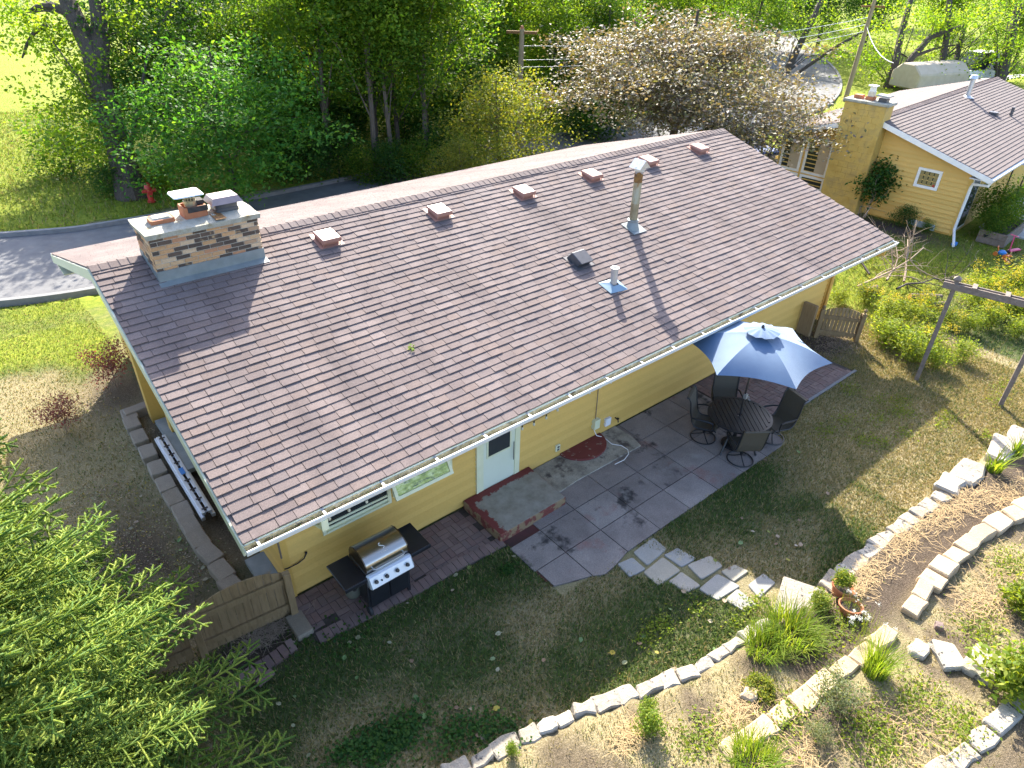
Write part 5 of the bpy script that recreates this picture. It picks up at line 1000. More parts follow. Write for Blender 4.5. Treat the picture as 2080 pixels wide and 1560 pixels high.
for x_ in (-0.5, 0.5): mb = MB(); mb.tube([(x_, -1.25, 0.3), (x_, 1.25, 0.3)], 0.3, 12); mb.build('wheel', RUBBER, tt)
def farhouse(lab, x, y, rz, L_, D, h, wm, rm):
    t = thing('house', lab, 'house', (x, y, -0.5), rz); mb = MB(); mb.xprism([(0, -0.2), (D, -0.2), (D, h), (D/2, h+D*0.16), (0, h)], 0, L_); w = mb.build('wall', wm, t)
    mb = MB(); mb.xprism([(-0.5, h-0.05), (D/2, h+0.2+D*0.16), (D+0.5, h-0.05), (D+0.5, h-0.2), (D/2, h+0.02+D*0.16), (-0.5, h-0.2)], -0.4, L_+0.4); mb.build('roof', rm, t)
    for k in range(int(L_/2.5)):
        mb = MB(); mb.b2(1+k*2.4, 2.1+k*2.4, -0.04, 0.02, 1.0, 2.0); w_ = mb.build('window', WHITE, t); mb = MB(); mb.b2(1.08+k*2.4, 2.02+k*2.4, -0.05, -0.041, 1.08, 1.92); mb.build('pane', GLASS, w_)
    return t
GREYR = pmat('pale_grey_roof', [(0.36, 0.36, 0.38), (0.44, 0.44, 0.46)], 2, 0.9)
farhouse('far house with pale grey roof glimpsed through the trees', 38.5, 36.0, R(-25), 9, 6.5, 2.4, WHITE, GREYR)
farhouse('far white house behind the top right trees', 78, 12, R(-60), 12, 8, 2.8, WHITE, GREYR)
# ------------------------------------------------------------------ vegetation builders
def unit(v): return v/np.maximum(np.linalg.norm(v, axis=-1, keepdims=True), 1e-9)
def leaf_quads(P, size, up=0.6, aspect=0.55, droop=0.0):
    n = len(P); d = rng.normal(size=(n, 3)); d[:, 2] = d[:, 2]*0.6-droop; d = unit(d)
    nn = rng.normal(size=(n, 3)); nn[:, 2] += up*2; s = unit(np.cross(d, nn)); L = size*rng.uniform(0.65, 1.25, (n, 1)); W = L*aspect*0.5
    fold = unit(np.cross(s, d))*W*0.35
    V = np.stack([P, P+d*L*0.45+s*W+fold, P+d*L, P+d*L*0.45-s*W+fold], 1).reshape(-1, 3)
    return V, np.arange(4*n).reshape(n, 4)
def clumps(centers, per, sig):
    c = np.repeat(np.asarray(centers, float), per, axis=0); return c+rng.normal(size=c.shape)*np.asarray(sig)
def ellipsoid(n, c, r, shell=0.5, zmin=-0.9):
    out = []
    while len(out) < n:
        v = unit(rng.normal(size=3)); q = v*(shell+(1-shell)*rng.random())
        if q[2] < zmin: continue
        out.append(np.array(c)+q*np.array(r))
    return np.array(out)
def trunk_mesh(name, path, rad, tips, mat, limb=0.35, n=8, frac=0.3):
    mb = MB(); mb.tube(path, rad, n); path = np.array(path)
    for t in tips:
        k = int(np.clip(rng.integers(max(1, int(len(path)*frac)), len(path)), 1, len(path)-1)); cand = path[:, 2] < t[2]+0.2
        if cand.any(): k = min(k, max(1, int(np.where(cand)[0][-1])))
        a = path[k]; r = (rad[k] if hasattr(rad, '__len__') else rad)*limb; mid = a*0.5+np.array(t)*0.5+np.array([0, 0, 0.12*np.linalg.norm(np.array(t)-a)])+rng.normal(size=3)*0.12
        mb.tube([a, mid, t], [r, r*0.6, r*0.18], 5, cap=False)
    return mb.mesh(name, mat, True)
def tree_meshes(nm, h, r, cz, rz_, ncl, per, leaf, lmat, bmat, tr=0.14, sig=(0.42, 0.42, 0.26), bend=0.4, limbs=26, up=0.6, multi=1, shell=0.45):
    cen = ellipsoid(ncl, (0, 0, cz), (r, r, rz_), shell); cen[:, :2] *= (1+0.25*rng.normal(size=(ncl, 1)))
    V, F = leaf_quads(clumps(cen, per, sig), leaf, up)
    V[:, 2] = np.maximum(V[:, 2], 0.03)
    crown = npmesh(nm+'_crown', V, F, lmat)
    mb = MB()
    a0 = rng.uniform(0, 6.28); path = [(bend*math.sin(1.7*t+a0)*t*0.6-bend*math.sin(a0)*0, bend*math.cos(1.3*t+a0)*t*0.6, h*t-0.15) for t in np.linspace(0, 1, 9)]
    trunk = trunk_mesh(nm+'_trunk', path, list(np.linspace(tr, tr*0.25, 9)), cen[rng.choice(ncl, min(limbs, ncl), replace=False)], bmat)
    return trunk, crown
def tree(label, cat, ms, x, y, z=None, s=1.0, sz=None, rz=None, group=None, name='tree', parts=('trunk', 'crown')):
    z = hgt(x, y) if z is None else z
    t = thing(name, label, cat, (x, y, z), rs.uniform(0, 6.28) if rz is None else rz, group); t.scale = (s, s, sz or s)
    for p, me in zip(parts, ms): link(p, me, t)
    return t
# forest stock
FA = tree_meshes('forest_a', 9.5, 2.6, 5.0, 4.2, 140, 120, 0.18, L_MID, BARK, 0.17)
FB = tree_meshes('forest_b', 9.0, 2.4, 4.6, 4.2, 130, 120, 0.17, L_DARK, BARK, 0.16)
FC = tree_meshes('forest_c', 9.0, 2.7, 4.8, 4.2, 140, 120, 0.18, L_LIGHT, BARK, 0.15)
FD = tree_meshes('forest_d', 10.5, 2.8, 6.2, 4.0, 120, 110, 0.17, L_MID, BARK, 0.15, limbs=14, bend=0.7)
FE = tree_meshes('forest_e', 8.5, 2.4, 4.6, 3.9, 130, 120, 0.17, L_OLIVE, BARK, 0.14)
SA = tree_meshes('shrub_a', 1.5, 1.1, 0.85, 0.85, 40, 70, 0.11, L_DARK, BARK, 0.03, (0.22, 0.22, 0.2), 0.2, 14)
SB = tree_meshes('shrub_b', 1.6, 1.1, 0.9, 0.9, 40, 70, 0.11, L_MID, BARK, 0.03, (0.22, 0.22, 0.2), 0.2, 14)
FF = tree_meshes('forest_f', 10.0, 2.2, 7.6, 2.6, 80, 110, 0.17, L_LIGHT, BARKL, 0.13, limbs=10, bend=0.8)
fk = {'A': FA, 'B': FB, 'C': FC, 'D': FD, 'E': FE, 'F': FF}
desc = {'A': 'mid green leafy tree', 'B': 'dark green dense tree', 'C': 'bright yellow-green tree', 'D': 'tall tree with a bare dark trunk', 'E': 'olive green tree', 'F': 'slim bare trunked tree'}
# forest trees: (kind, pixel of the foot in the photo, scale, what tells it from its neighbours)
FT = [('B', 345, 318, 1.0, 'right behind the big leaning trunk'), ('B', 430, 262, 1.1, 'behind the top of the round maple'), ('A', 560, 300, 0.95, 'right of the round maple'), ('D', 672, 330, 0.9, 'with a slender trunk left of the dark gap'),
      ('B', 740, 250, 1.05, 'in the middle of the woods, deep in shade'), ('D', 765, 345, 1.05, 'forked, in the middle of the woods'), ('D', 815, 338, 0.8, 'straight and thin, between two forked ones'), ('D', 872, 325, 1.0, 'wrapped in ivy left of the small yellowish tree'),
      ('A', 930, 250, 1.0, 'left of the utility pole in the woods'), ('A', 1010, 205, 1.0, 'just left of the utility pole'), ('C', 1120, 240, 0.8, 'right of the utility pole, low in front'), ('A', 1190, 215, 1.0, 'between the utility pole and the bronze tree'),
      ('C', 600, 205, 1.1, 'in the second line above the dark gap'), ('C', 860, 190, 1.15, 'in the second line above the ivy-wrapped trunk'), ('A', 500, 190, 1.1, 'in the second line behind the maple'), ('C', 1255, 165, 1.1, 'behind the left shoulder of the bronze tree'),
      ('C', 1330, 140, 1.15, 'behind the top of the bronze tree'), ('A', 1420, 140, 1.1, 'behind the right shoulder of the bronze tree'), ('D', 1508, 185, 0.95, 'with a thick trunk right of the bronze tree'), ('B', 1575, 100, 1.3, 'at the bend of the far street'),
      ('A', 1000, 130, 1.3, 'far back left of the far grey roof'), ('C', 760, 140, 1.35, 'far back in the middle of the woods'), ('A', 1180, 95, 1.4, 'far back behind the far grey roof'), ('B', 640, 140, 1.4, 'far back above the dark gap'), ('C', 1430, 80, 1.5, 'far back above the bronze tree'), ('B', 1660, 95, 1.3, 'behind the crossing branches right of the far street'),
      ('C', 900, 110, 1.5, 'far back left of centre at the top edge'), ('A', 1300, 70, 1.6, 'far back at the top edge right of centre'), ('E', 1090, 170, 0.9, 'beside the far grey roof'), ('B', 960, 300, 0.55, 'low and dark in front of the woods'),
      ('C', 480, 110, 1.5, 'far back above the maple'), ('B', 1755, 95, 1.2, 'dark, behind the leaning utility pole'), ('C', 1900, 100, 1.3, 'far back above the tarped trailer'), ('C', 2060, 130, 1.2, 'at the far right edge'), ('A', 1560, 40, 1.9, 'farthest back at the top edge'), ('C', 1790, 50, 1.8, 'farthest back above the leaning pole')]
for kd, px, py, s, w in FT:
    p = G(px, py, -0.45); tree(desc[kd]+' '+w, 'tree', fk[kd], p[0], p[1], None, s, group='trees of the wood across the street')
for k, (kd, px, py, s, w) in enumerate((('F', 668, 350, 0.9, 'at the kerb left of mid wood'), ('F', 762, 352, 1.0, 'at the kerb mid wood, left of a pair'), ('F', 800, 350, 0.85, 'at the kerb mid wood, right of a pair'), ('F', 868, 338, 1.0, 'at the kerb left of the small yellow-green tree'), ('F', 1000, 225, 0.9, 'just behind the utility pole'), ('F', 1105, 205, 0.9, 'leaning in front of the far grey roof'), ('F', 1290, 130, 1.1, 'above the left shoulder of the bronze tree'), ('A', 600, 285, 0.8, 'at the street edge right of the maple'), ('C', 715, 280, 0.75, 'at the street edge in front of the dark gap'), ('A', 795, 262, 0.8, 'in the front line of the wood before the forked trunks'), ('B', 845, 262, 0.75, 'in the front line of the wood beside the thin trunk'),
    ('A', 905, 262, 0.8, 'in the front line of the wood right of the ivy-wrapped trunk'), ('A', 650, 255, 1.0, 'in the third line above the slender trunk'), ('C', 1060, 150, 1.2, 'far back right of the utility pole'), ('C', 1350, 185, 0.9, 'close behind the bronze tree'), ('A', 1225, 235, 0.75, 'low beside the left edge of the bronze tree'), ('C', 960, 180, 1.1, 'behind the utility pole crossarm'), ('B', 400, 180, 1.2, 'behind and above the maple, in shade'), ('C', 690, 190, 1.2, 'in the third line behind the slender trunk'), ('C', 1500, 110, 1.2, 'behind the thick trunk right of the bronze tree'))):
    p = G(px, py, -0.45); tree(desc[kd]+' '+w, 'tree', fk[kd], p[0], p[1], None, s, group='trees of the wood across the street')
# undergrowth along the far kerb
for k, (px, py, kd, s) in enumerate(((575, 355, 'A', 1.0), (625, 352, 'A', 1.1), (690, 345, 'A', 1.2), (745, 352, 'B', 0.9), (790, 352, 'A', 1.0), (840, 345, 'B', 1.0), (900, 335, 'A', 1.2), (950, 325, 'B', 1.1), (705, 300, 'A', 1.5), (640, 290, 'A', 1.6), (820, 290, 'A', 1.5), (880, 280, 'B', 1.6), (560, 320, 'A', 1.3), (1215, 280, 'A', 1.5), (1240, 250, 'A', 1.8), (1180, 275, 'A', 1.4))):
    p = G(px, py+(14 if py > 320 else 0), -0.45); tree('dark leafy undergrowth bush under the wood across the street', 'bush', SA if kd == 'A' else SB, p[0], p[1], None, s, group='undergrowth bushes under the wood', name='bush')
# tall right-hand trees with leaning trunks, light crowns
def bigtree(label, pts, rads, clus, lmat, per, leaf, bmat=BARK, ref=None, sig=(0.5, 0.5, 0.32), jd=1.2, limbs=13, extra=(), group=None):
    ref = G(pts[0][0], pts[0][1], -0.45) if ref is None else ref
    t = thing('tree', label, 'tree', tuple(ref), 0.0, group)
    path = [DP(x, y, ref)-ref for x, y in pts]; cen = []; path = [np.array([0.05*rads[0], 0.05*rads[0], -0.6])]+path; rads = [rads[0]*1.25]+list(rads); rads[1] *= 1.08
    for x, y, r in clus:
        for _ in range(3): c = DP(x+rng.normal()*r*0.5, y+rng.normal()*r*0.4, ref)-ref+CM[2]*np.array([1, 1, 0])*rng.normal()*jd; cen.append(c)
    cen = np.array(cen); me = trunk_mesh('tree_trunk', path, rads, cen[rng.choice(len(cen), min(limbs, len(cen)), replace=False)], bmat, 0.17); link('trunk', me, t)
    for ex_, er in extra:
        mb = MB(); mb.tube([DP(x, y, ref)-ref for x, y in ex_], er, 8); mb.build('limb', bmat, t, True)
    V, F = leaf_quads(clumps(cen, per, sig), leaf, 0.5, 0.7, 0.3); link('crown', npmesh('tree_crown', V, F, lmat), t); return t
bigtree('big leaning cottonwood with ivy on its furrowed trunk beside the bright field', [(270, 400), (256, 350), (240, 290), (222, 235), (205, 170), (185, 100), (150, 30), (120, -40)], [0.58, 0.5, 0.46, 0.44, 0.42, 0.38, 0.33, 0.28],
        [(90, 30, 40), (50, 60, 40), (15, 40, 35), (115, 95, 40), (145, 140, 35), (100, 165, 30), (165, 165, 30), (150, 210, 30), (120, 210, 28), (185, 205, 30), (55, 8, 35), (195, 240, 25), (222, 205, 22), (215, 150, 25), (240, 260, 20), (172, 262, 16), (20, 85, 25), (255, 120, 30), (285, 60, 35), (310, 20, 35), (130, 50, 40), (70, 100, 20), (190, 130, 30), (235, 310, 18), (0, 10, 30), (230, 40, 40)], L_LIGHT, 95, 0.15, BARK, sig=(0.42, 0.42, 0.3),
        extra=(([(200, 150), (205, 90), (200, 30), (190, -30)], [0.36, 0.32, 0.28, 0.25]), ([(150, 30), (105, 12), (75, 15), (60, 22)], [0.2, 0.16, 0.11, 0.05]), ([(95, 50), (70, 65), (55, 90), (45, 118)], [0.09, 0.08, 0.06, 0.03])))
bigtree('leaning light tree whose trunk crosses left of the leaning utility pole', [(1595, 150), (1625, 90), (1650, 40), (1680, -30)], [0.28, 0.25, 0.22, 0.18], [(1680, 30, 60), (1640, 20, 50), (1700, 80, 45), (1735, 45, 45), (1620, 60, 30), (1690, 110, 25), (1600, 20, 40)], L_LIGHT, 120, 0.17, sig=(0.7, 0.7, 0.4), extra=(([(1625, 145), (1690, 100), (1760, 60), (1840, 30)], [0.14, 0.13, 0.11, 0.05]),))
bigtree('tall light green tree with two forking trunks left of the tarped trailer', [(1812, 178), (1850, 120), (1890, 75), (1950, 55)], [0.30, 0.26, 0.22, 0.12], [(1800, 60, 50), (1840, 40, 60), (1880, 30, 50), (1780, 130, 35), (1820, 100, 30), (1900, 100, 40), (1760, 90, 35), (1930, 60, 45), (1790, 160, 22)], L_LIGHT, 140, 0.18, sig=(0.75, 0.75, 0.4), extra=(([(1800, 182), (1818, 130), (1830, 70), (1850, 0)], [0.3, 0.28, 0.24, 0.18]), ([(1855, 115), (1900, 98), (1950, 90)], [0.14, 0.1, 0.05])))
bigtree('large light green tree overhanging the neighbouring roof at the top right', [(1908, 180), (1915, 120), (1925, 60), (1930, -20)], [0.28, 0.25, 0.22, 0.18], [(1930, 60, 50), (1970, 40, 60), (2010, 70, 50), (1990, 110, 40), (1950, 110, 35), (2040, 30, 50), (2060, 90, 40), (1900, 40, 40), (2000, 20, 50)], L_LIGHT, 150, 0.18, sig=(0.75, 0.75, 0.4), extra=(([(1930, 178), (1945, 110), (1960, 50)], [0.22, 0.2, 0.16]),))
bigtree('dark thick trunked tree at the top right corner', [(2025, 178), (2040, 130), (2055, 70), (2070, 10)], [0.42, 0.38, 0.32, 0.26], [(2060, 50, 40), (2080, 20, 40), (2030, 30, 40), (2075, 110, 30), (2070, 150, 25), (2040, 90, 30)], L_MID, 130, 0.18, sig=(0.7, 0.7, 0.4))
# maple, bronze tree, small tree
p = G(520, 398, -0.45); MP = tree_meshes('maple', 5.2, 3.5, 2.7, 2.75, 190, 90, 0.17, L_MAPLE, BARK, 0.12, (0.45, 0.45, 0.18), 0.3, 30, 1.1)
tree('big round bright green maple standing across the street', 'tree', MP, p[0]-0.6, p[1]+0.4, None, 1.05)
bt = tree_meshes('bronze', 6.6, 4.6, 3.9, 2.5, 260, 120, 0.17, L_BRONZE, BARK, 0.2, (0.6, 0.6, 0.2), 0.5, 60, 0.9)
tree('wide bronze leaved crab apple tree between the two houses', 'tree', bt, 25.2, 14.0, -0.35, 1.12, 0.98, rz=0.4)
b2_ = tree_meshes('bronze_low', 3.0, 2.6, 2.9, 1.1, 60, 80, 0.15, L_BRONZE, BARK, 0.08, (0.45, 0.45, 0.25), 0.3, 24, 0.9)
tree('low bronze leaved branch-like young tree hanging before the neighbouring window', 'tree', b2_, 23.3, 8.2, -0.1, 1.0, rz=1.0)
st_ = tree_meshes('olive_small', 4.0, 2.2, 2.2, 1.9, 120, 85, 0.12, L_OLIVE, BARK, 0.08, (0.32, 0.32, 0.25), 0.3, 30)
tree('small yellow-green tree rising behind the middle of the roof ridge', 'tree', st_, 16.9, 16.3, -0.5, 1.1)
tree('sprawling olive shrub low behind the roof left of the small tree', 'bush', st_, 14.0, 15.0, -0.5, 0.62, name='bush')
lb = G(165, 350, -0.45); tree('dark spreading bush left of the leaning trunk on the field edge', 'bush', SB, lb[0]-0.3, lb[1], None, 1.7, 1.25, name='bush')
lb = G(230, 395, -0.45); tree('low dark ground bush at the foot of the leaning trunk', 'bush', SA, lb[0], lb[1], None, 0.9, 0.7, name='bush')
lb = G(310, 400, -0.45); tree('light suckers of leaves beside the red hydrant', 'bush', SB, lb[0]+0.5, lb[1]+0.5, None, 0.7, name='bush')
# shrubs near the houses
BB = tree_meshes('barberry', 0.85, 0.36, 0.62, 0.36, 34, 55, 0.045, L_BARB, TWIG, 0.012, (0.10, 0.10, 0.10), 0.1, 24)
for lab, px, py, s in (('reddish barberry bush against the left gable of the house', 238, 790, 1.15), ('smaller reddish barberry bush out on the dry grass', 135, 880, 0.9)):
    p = G(px, py, -0.09); tree(lab, 'bush', BB, p[0], p[1], -0.09, s, name='bush')
RS = tree_meshes('rose', 1.5, 0.5, 1.1, 0.55, 26, 60, 0.12, L_DARK, TWIG, 0.03, (0.16, 0.16, 0.16), 0.2, 16)
p = G(1757, 440); tree('dark leafy rose bush by the neighbouring block chimney', 'bush', RS, p[0], p[1], 0, 1.15, name='bush')
p = G(1832, 458); tree('low dark clipped bush under the wire hoop border', 'bush', SA, p[0], p[1], 0, 0.42, 0.4, name='bush')
p = G(1880, 470); tree('thin wispy plant beside the pale concrete lump', 'plant', SB, p[0], p[1], 0, 0.22, name='plant')
for lab, x, y, z, s in (('leafy vegetable clump at the left end of the plank planter', 25.7, 0.4, 0.35, 0.55), ('leafy vegetable clump at the right end of the plank planter', 26.9, 0.35, 0.35, 0.65), ('tall leafy clump behind the plank planter', 26.8, 1.0, 0.3, 0.8)): tree(lab, 'plant', SB, x, y, z, s, name='plant')
p = G(2000, 490); tree('bright leafy plant growing in the round black tub', 'plant', SB, p[0], p[1], 0.2, 0.42, 0.35, name='plant')
# goldenrod bed
def gold_mesh():
    cen = ellipsoid(34, (0, 0, 0.45), (0.42, 0.42, 0.42), 0.3); V, F = leaf_quads(clumps(cen, 40, (0.10, 0.10, 0.12)), 0.085, 0.5, 0.35); V[:, 2] = np.maximum(V[:, 2], 0.02); fol = npmesh('weed_foliage', V, F, L_WEED)
    mb = MB()
    for _ in range(16): a = rng.uniform(0, 6.28); r = rng.uniform(0.05, 0.4); mb.tube([(0.3*r*math.cos(a), 0.3*r*math.sin(a), 0), (r*math.cos(a), r*math.sin(a), rng.uniform(0.6, 1.0))], [0.006, 0.003], 4, cap=False)
    stem = mb.mesh('weed_stem', L_OLIVE)
    c2 = np.c_[rng.uniform(-0.42, 0.42, (10, 2)), rng.uniform(0.72, 0.95, 10)]; V, F = leaf_quads(clumps(c2, 24, (0.055, 0.055, 0.05)), 0.035, 0.5, 0.7); return stem, fol, npmesh('weed_flower', V, F, FLOWY)
GM = [gold_mesh() for _ in range(3)]
gb = [(1760, 600, 0.9, 1), (1800, 640, 1.0, 1), (1815, 690, 1.1, 0), (1850, 720, 1.1, 0), (1790, 680, 0.9, 0), (1880, 690, 1.0, 1), (1900, 735, 0.8, 0), (1840, 650, 1.0, 1), (1920, 650, 0.9, 1), (1960, 660, 0.8, 0), (1950, 720, 0.75, 0), (2000, 600, 1.1, 1), (2040, 590, 1.15, 1), (2075, 580, 1.2, 1), (2030, 630, 1.1, 1), (2070, 640, 1.1, 1), (2000, 650, 0.9, 1), (1975, 610, 0.9, 1), (2060, 670, 0.9, 0), (1870, 625, 0.8, 1), (1990, 575, 0.9, 1), (1700, 605, 0.6, 0)]
for k, (px, py, s, fl_) in enumerate(gb):
    p = GT(px, py+14); g_ = GM[k % 3]; t = thing('goldenrod', 'clump of yellow flowering goldenrod weeds in the bed by the arbour' if fl_ else 'leafy green weed clump without flowers in the bed by the arbour', 'plant', tuple(p), rs.uniform(0, 6), 'goldenrod and weeds by the arbour' if fl_ else 'flowerless weeds by the arbour'); t.scale = (s, s, s*rs.uniform(0.7, 0.95))
    link('stem', g_[0], t); link('foliage', g_[1], t)
    if fl_: link('flower', g_[2], t)['kind'] = 'stuff'
# brush pile and logs
def branch_mesh(mat, L_, n):
    mb = MB(); 
    def rec(a, d, L, r, dep):
        pts = [a]; q = Vector(d)
        for i in range(4): q = (q+Vector(rng.normal(size=3))*0.18).normalized(); pts.append(pts[-1]+q*L/4)
        mb.tube(pts, list(np.linspace(r, r*0.4, 5)), 5 if dep == 0 else 4, cap=False)
        if dep < 2:
            for i in range(n if dep == 0 else 4): k = rs.randint(1, 4); rec(pts[k], (q+Vector(rng.normal(size=3))*0.75).normalized(), L*rs.uniform(0.35, 0.6), r*0.45, dep+1)
    rec(Vector((0, 0, 0.05)), Vector((1, 0, 0.22)), L_, 0.035, 0); return mb.mesh('branch', mat)
for k, (px, py, rz, tl, L_, mt, lab) in enumerate(((1690, 570, 0.35, -0.1, 2.2, DTWIG, 'dark twiggy dead branch at the left of the brush heap'), (1740, 585, -0.3, -0.1, 2.4, TWIG, 'long pale dead branch lying along the front of the brush heap'), (1765, 560, 1.0, -0.05, 2.0, DTWIG, 'dark tangle of twigs in the middle of the brush heap'),
        (1800, 572, 0.5, 0.05, 1.9, TWIG, 'pale dead branch reaching up highest out of the brush heap'), (1835, 575, 0.6, 0.0, 1.8, TWIG, 'pale forked dead branch at the right of the brush heap'), (1820, 590, 0.1, -0.05, 2.0, DTWIG, 'dark dead branch at the right foot of the brush heap'))):
    p = G(px, py, 0.05); o = link('dead_branch', branch_mesh(mt, L_, 9), None, tuple(p), (0, -tl, rz)); tag(o, lab, 'branch')
def log(px, py, L_, r, rz, lab):
    p = G(px, py, r*0.8); t = thing('log', lab, 'log', tuple(p), rz); mb = MB(); mb.tube([(-L_/2, 0, 0), (0, 0.02, 0.01), (L_/2, 0, 0)], [r, r*0.95, r*0.9], 12); mb.build('bark', BARKL, t, True); mb = MB()
    mb.tube([(-L_/2-0.006, 0, 0), (-L_/2+0.002, 0, 0)], r*0.9, 12); mb.build('cut_face', pmat('fresh_cut_wood', [(0.5, 0.2, 0.06), (0.58, 0.3, 0.12)], 10, 0.8) if 'fresh_cut_wood' not in MATS else MATS['fresh_cut_wood'], t)
log(1772, 590, 0.42, 0.13, 0.0, 'short thick log with an orange cut end by the brush heap'); log(1880, 603, 0.9, 0.09, -0.7, 'pale log lying among the goldenrod'); log(1905, 618, 0.5, 0.08, -0.6, 'shorter log with orange cut end behind the goldenrod')
# ------------------------------------------------------------------ grassy clumps and garden plants
def tuft(n, r, h, w, lean, mat, nm='foliage', seg=3):
    az = rng.uniform(0, 6.283, n); rr_ = r*np.sqrt(rng.random(n)); a2 = az+rng.normal(size=n)*0.6; base = np.c_[rr_*np.cos(az), rr_*np.sin(az), np.zeros(n)]; dirv = np.c_[np.cos(a2), np.sin(a2), np.zeros(n)]; side = np.c_[-np.sin(a2), np.cos(a2), np.zeros(n)]
    hh = h*rng.uniform(0.6, 1.1, n)[:, None]; ll = lean*rng.uniform(0.3, 1.2, n)[:, None]*hh; V = []
    for s in range(seg+1):
        t = s/seg; c = base+dirv*ll*t*t+np.array([0, 0, 1])*hh*(t-0.35*t*t*(ll/hh)); ww = w*(1-t*0.95); V += [c-side*ww, c+side*ww]
    V = np.stack(V, 1).reshape(-1, 3); k = 2*(seg+1); F = np.concatenate([np.stack([np.arange(n)*k+2*s, np.arange(n)*k+2*s+1, np.arange(n)*k+2*s+3, np.arange(n)*k+2*s+2], 1) for s in range(seg)]); return npmesh(nm, V, F, mat)
def plant(lab, px, py, meshes, s=1.0, cat='plant', name='plant', z=None):
    p = GT(px, py); t = thing(name, lab, cat, (p[0], p[1], p[2] if z is None else z), rs.uniform(0, 6)); t.scale = (s, s, s)
    for nm, me in meshes:
        o = link(nm, me, t)
        if nm == 'flower': o['kind'] = 'stuff'
    return t
T1 = tuft(420, 0.30, 0.42, 0.008, 0.8, L_BLADE); T2 = tuft(300, 0.16, 0.62, 0.006, 0.55, L_BLADE); T3 = tuft(46, 0.14, 0.62, 0.020, 0.7, L_BLADE)
plant('large strappy daylily clump spilling over the pale stone edging', 1600, 1290, [('foliage', T1)], 1.15); plant('daylily clump touching the left of the large one on the edging', 1550, 1320, [('foliage', T1)], 0.85)
plant('tall upright grass tuft at the end of the buff stone row', 1775, 1365, [('foliage', T2)], 1.0); plant('sword-leaved iris clump among the boulders', 2015, 955, [('foliage', T3)], 0.95); plant('smaller sword-leaved iris by the right edge of the boulders', 2062, 925, [('foliage', T3)], 0.75)
plant('strappy grass clump at the bottom edge of the garden bank', 1530, 1555, [('foliage', T1)], 0.9)
V, F = leaf_quads(clumps(ellipsoid(60, (0, 0, 0.04), (0.2, 0.2, 0.11), 0.6, -0.2), 40, (0.03, 0.03, 0.025)), 0.03, 0.5); plant('mossy green cushion plant beside the rust-orange rock', 1540, 1400, [('foliage', npmesh('cushion', V, F, L_OLIVE))])
thy = tree_meshes('thyme', 0.4, 0.26, 0.24, 0.2, 50, 40, 0.03, leafmat('leaf_grey_green', [(0.10, 0.13, 0.06), (0.17, 0.19, 0.09)], 0.4), TWIG, 0.006, (0.05, 0.05, 0.05), 0.05, 30)
plant('fine grey-green twiggy herb bush behind the buff stone row', 1690, 1430, [('stem', thy[0]), ('foliage', thy[1])], 1.1); plant('small grey-green herb bush below the larger herb bush', 1660, 1500, [('stem', thy[0]), ('foliage', thy[1])], 0.6)
BX = tree_meshes('box', 0.35, 0.16, 0.2, 0.18, 26, 50, 0.035, L_BLADE, TWIG, 0.006, (0.04, 0.04, 0.05), 0.05, 12)
plant('small bright green upright bush on the bare lower bank', 1318, 1490, [('stem', BX[0]), ('foliage', BX[1])], 1.0); plant('low bright green mound just above the small upright bush', 1315, 1452, [('stem', BX[0]), ('foliage', BX[1])], 0.75); plant('tiny bright green seedling clump on the bottom stone edging', 1040, 1530, [('stem', BX[0]), ('foliage', BX[1])], 0.5)
WB = tree_meshes('weedbush', 0.6, 0.3, 0.34, 0.3, 30, 40, 0.09, L_WEED, L_OLIVE, 0.006, (0.08, 0.08, 0.08), 0.05, 12)
plant('broad leaved yellow-green bush at the right edge of the bank', 2045, 1400, [('stem', WB[0]), ('foliage', WB[1])], 1.15); plant('yellow-green weed bush at the right edge above the white rocks', 2070, 1240, [('stem', WB[0]), ('foliage', WB[1])], 0.8); plant('weeds sprouting in front of the flat pale slab', 1660, 1235, [('stem', WB[0]), ('foliage', WB[1])], 0.45)
c2 = np.c_[rng.uniform(-0.4, 0.4, (16, 2)), rng.uniform(0.28, 0.42, 16)]; V, F = leaf_quads(clumps(c2, 24, (0.02, 0.02, 0.014)), 0.018, 0.8, 0.8); CHF = npmesh('white_flower', V, F, FLOWW); CHV = tuft(160, 0.38, 0.36, 0.003, 0.4, L_WEED)
plant('garlic chives with flat white flower heads around the lower pot', 1755, 1290, [('foliage', CHV), ('flower', CHF)], 0.85)
plant('few white flowers growing out of the lower pot', 1722, 1240, [('foliage', CHV), ('flower', CHF)], 0.4, z=0.35); plant('sparse green plant growing in the upper pot', 1704, 1202, [('stem', WB[0]), ('foliage', WB[1])], 0.42, z=0.3)
# ------------------------------------------------------------------ spruce in the foreground
def twigs(Lb):
    segs = []
    f = lambda x: np.array([x, 0.0, -0.10*x+0.045*x*x])
    segs += [(f(a), f(a+0.12)) for a in np.arange(0.25*Lb, Lb, 0.12)]
    x = 0.25*Lb; sd = 1
    while x < Lb-0.05:
        l2 = min(0.32*(Lb-x)+0.12, 0.75)*rng.uniform(0.75, 1.1); a = R(52)+rng.normal()*0.12; d = np.array([math.cos(a), sd*math.sin(a), rng.normal()*0.10-0.05]); p0 = f(x); k = int(l2/0.085)+1
        for i in range(k):
            q0 = p0+d*0.085*i+np.array([0, 0, 0.03*(i*0.1)**2*8-0.02*i]); segs.append((q0, q0+d*0.085))
            for s3 in (-1, 1):
                if i > 0 and rng.random() < 0.9:
                    a3 = a*sd+s3*R(48); d3 = np.array([math.cos(a3), math.sin(a3), rng.normal()*0.2]); segs.append((q0, q0+d3*rng.uniform(0.065, 0.12)))
        x += 0.07; sd = -sd
    return segs
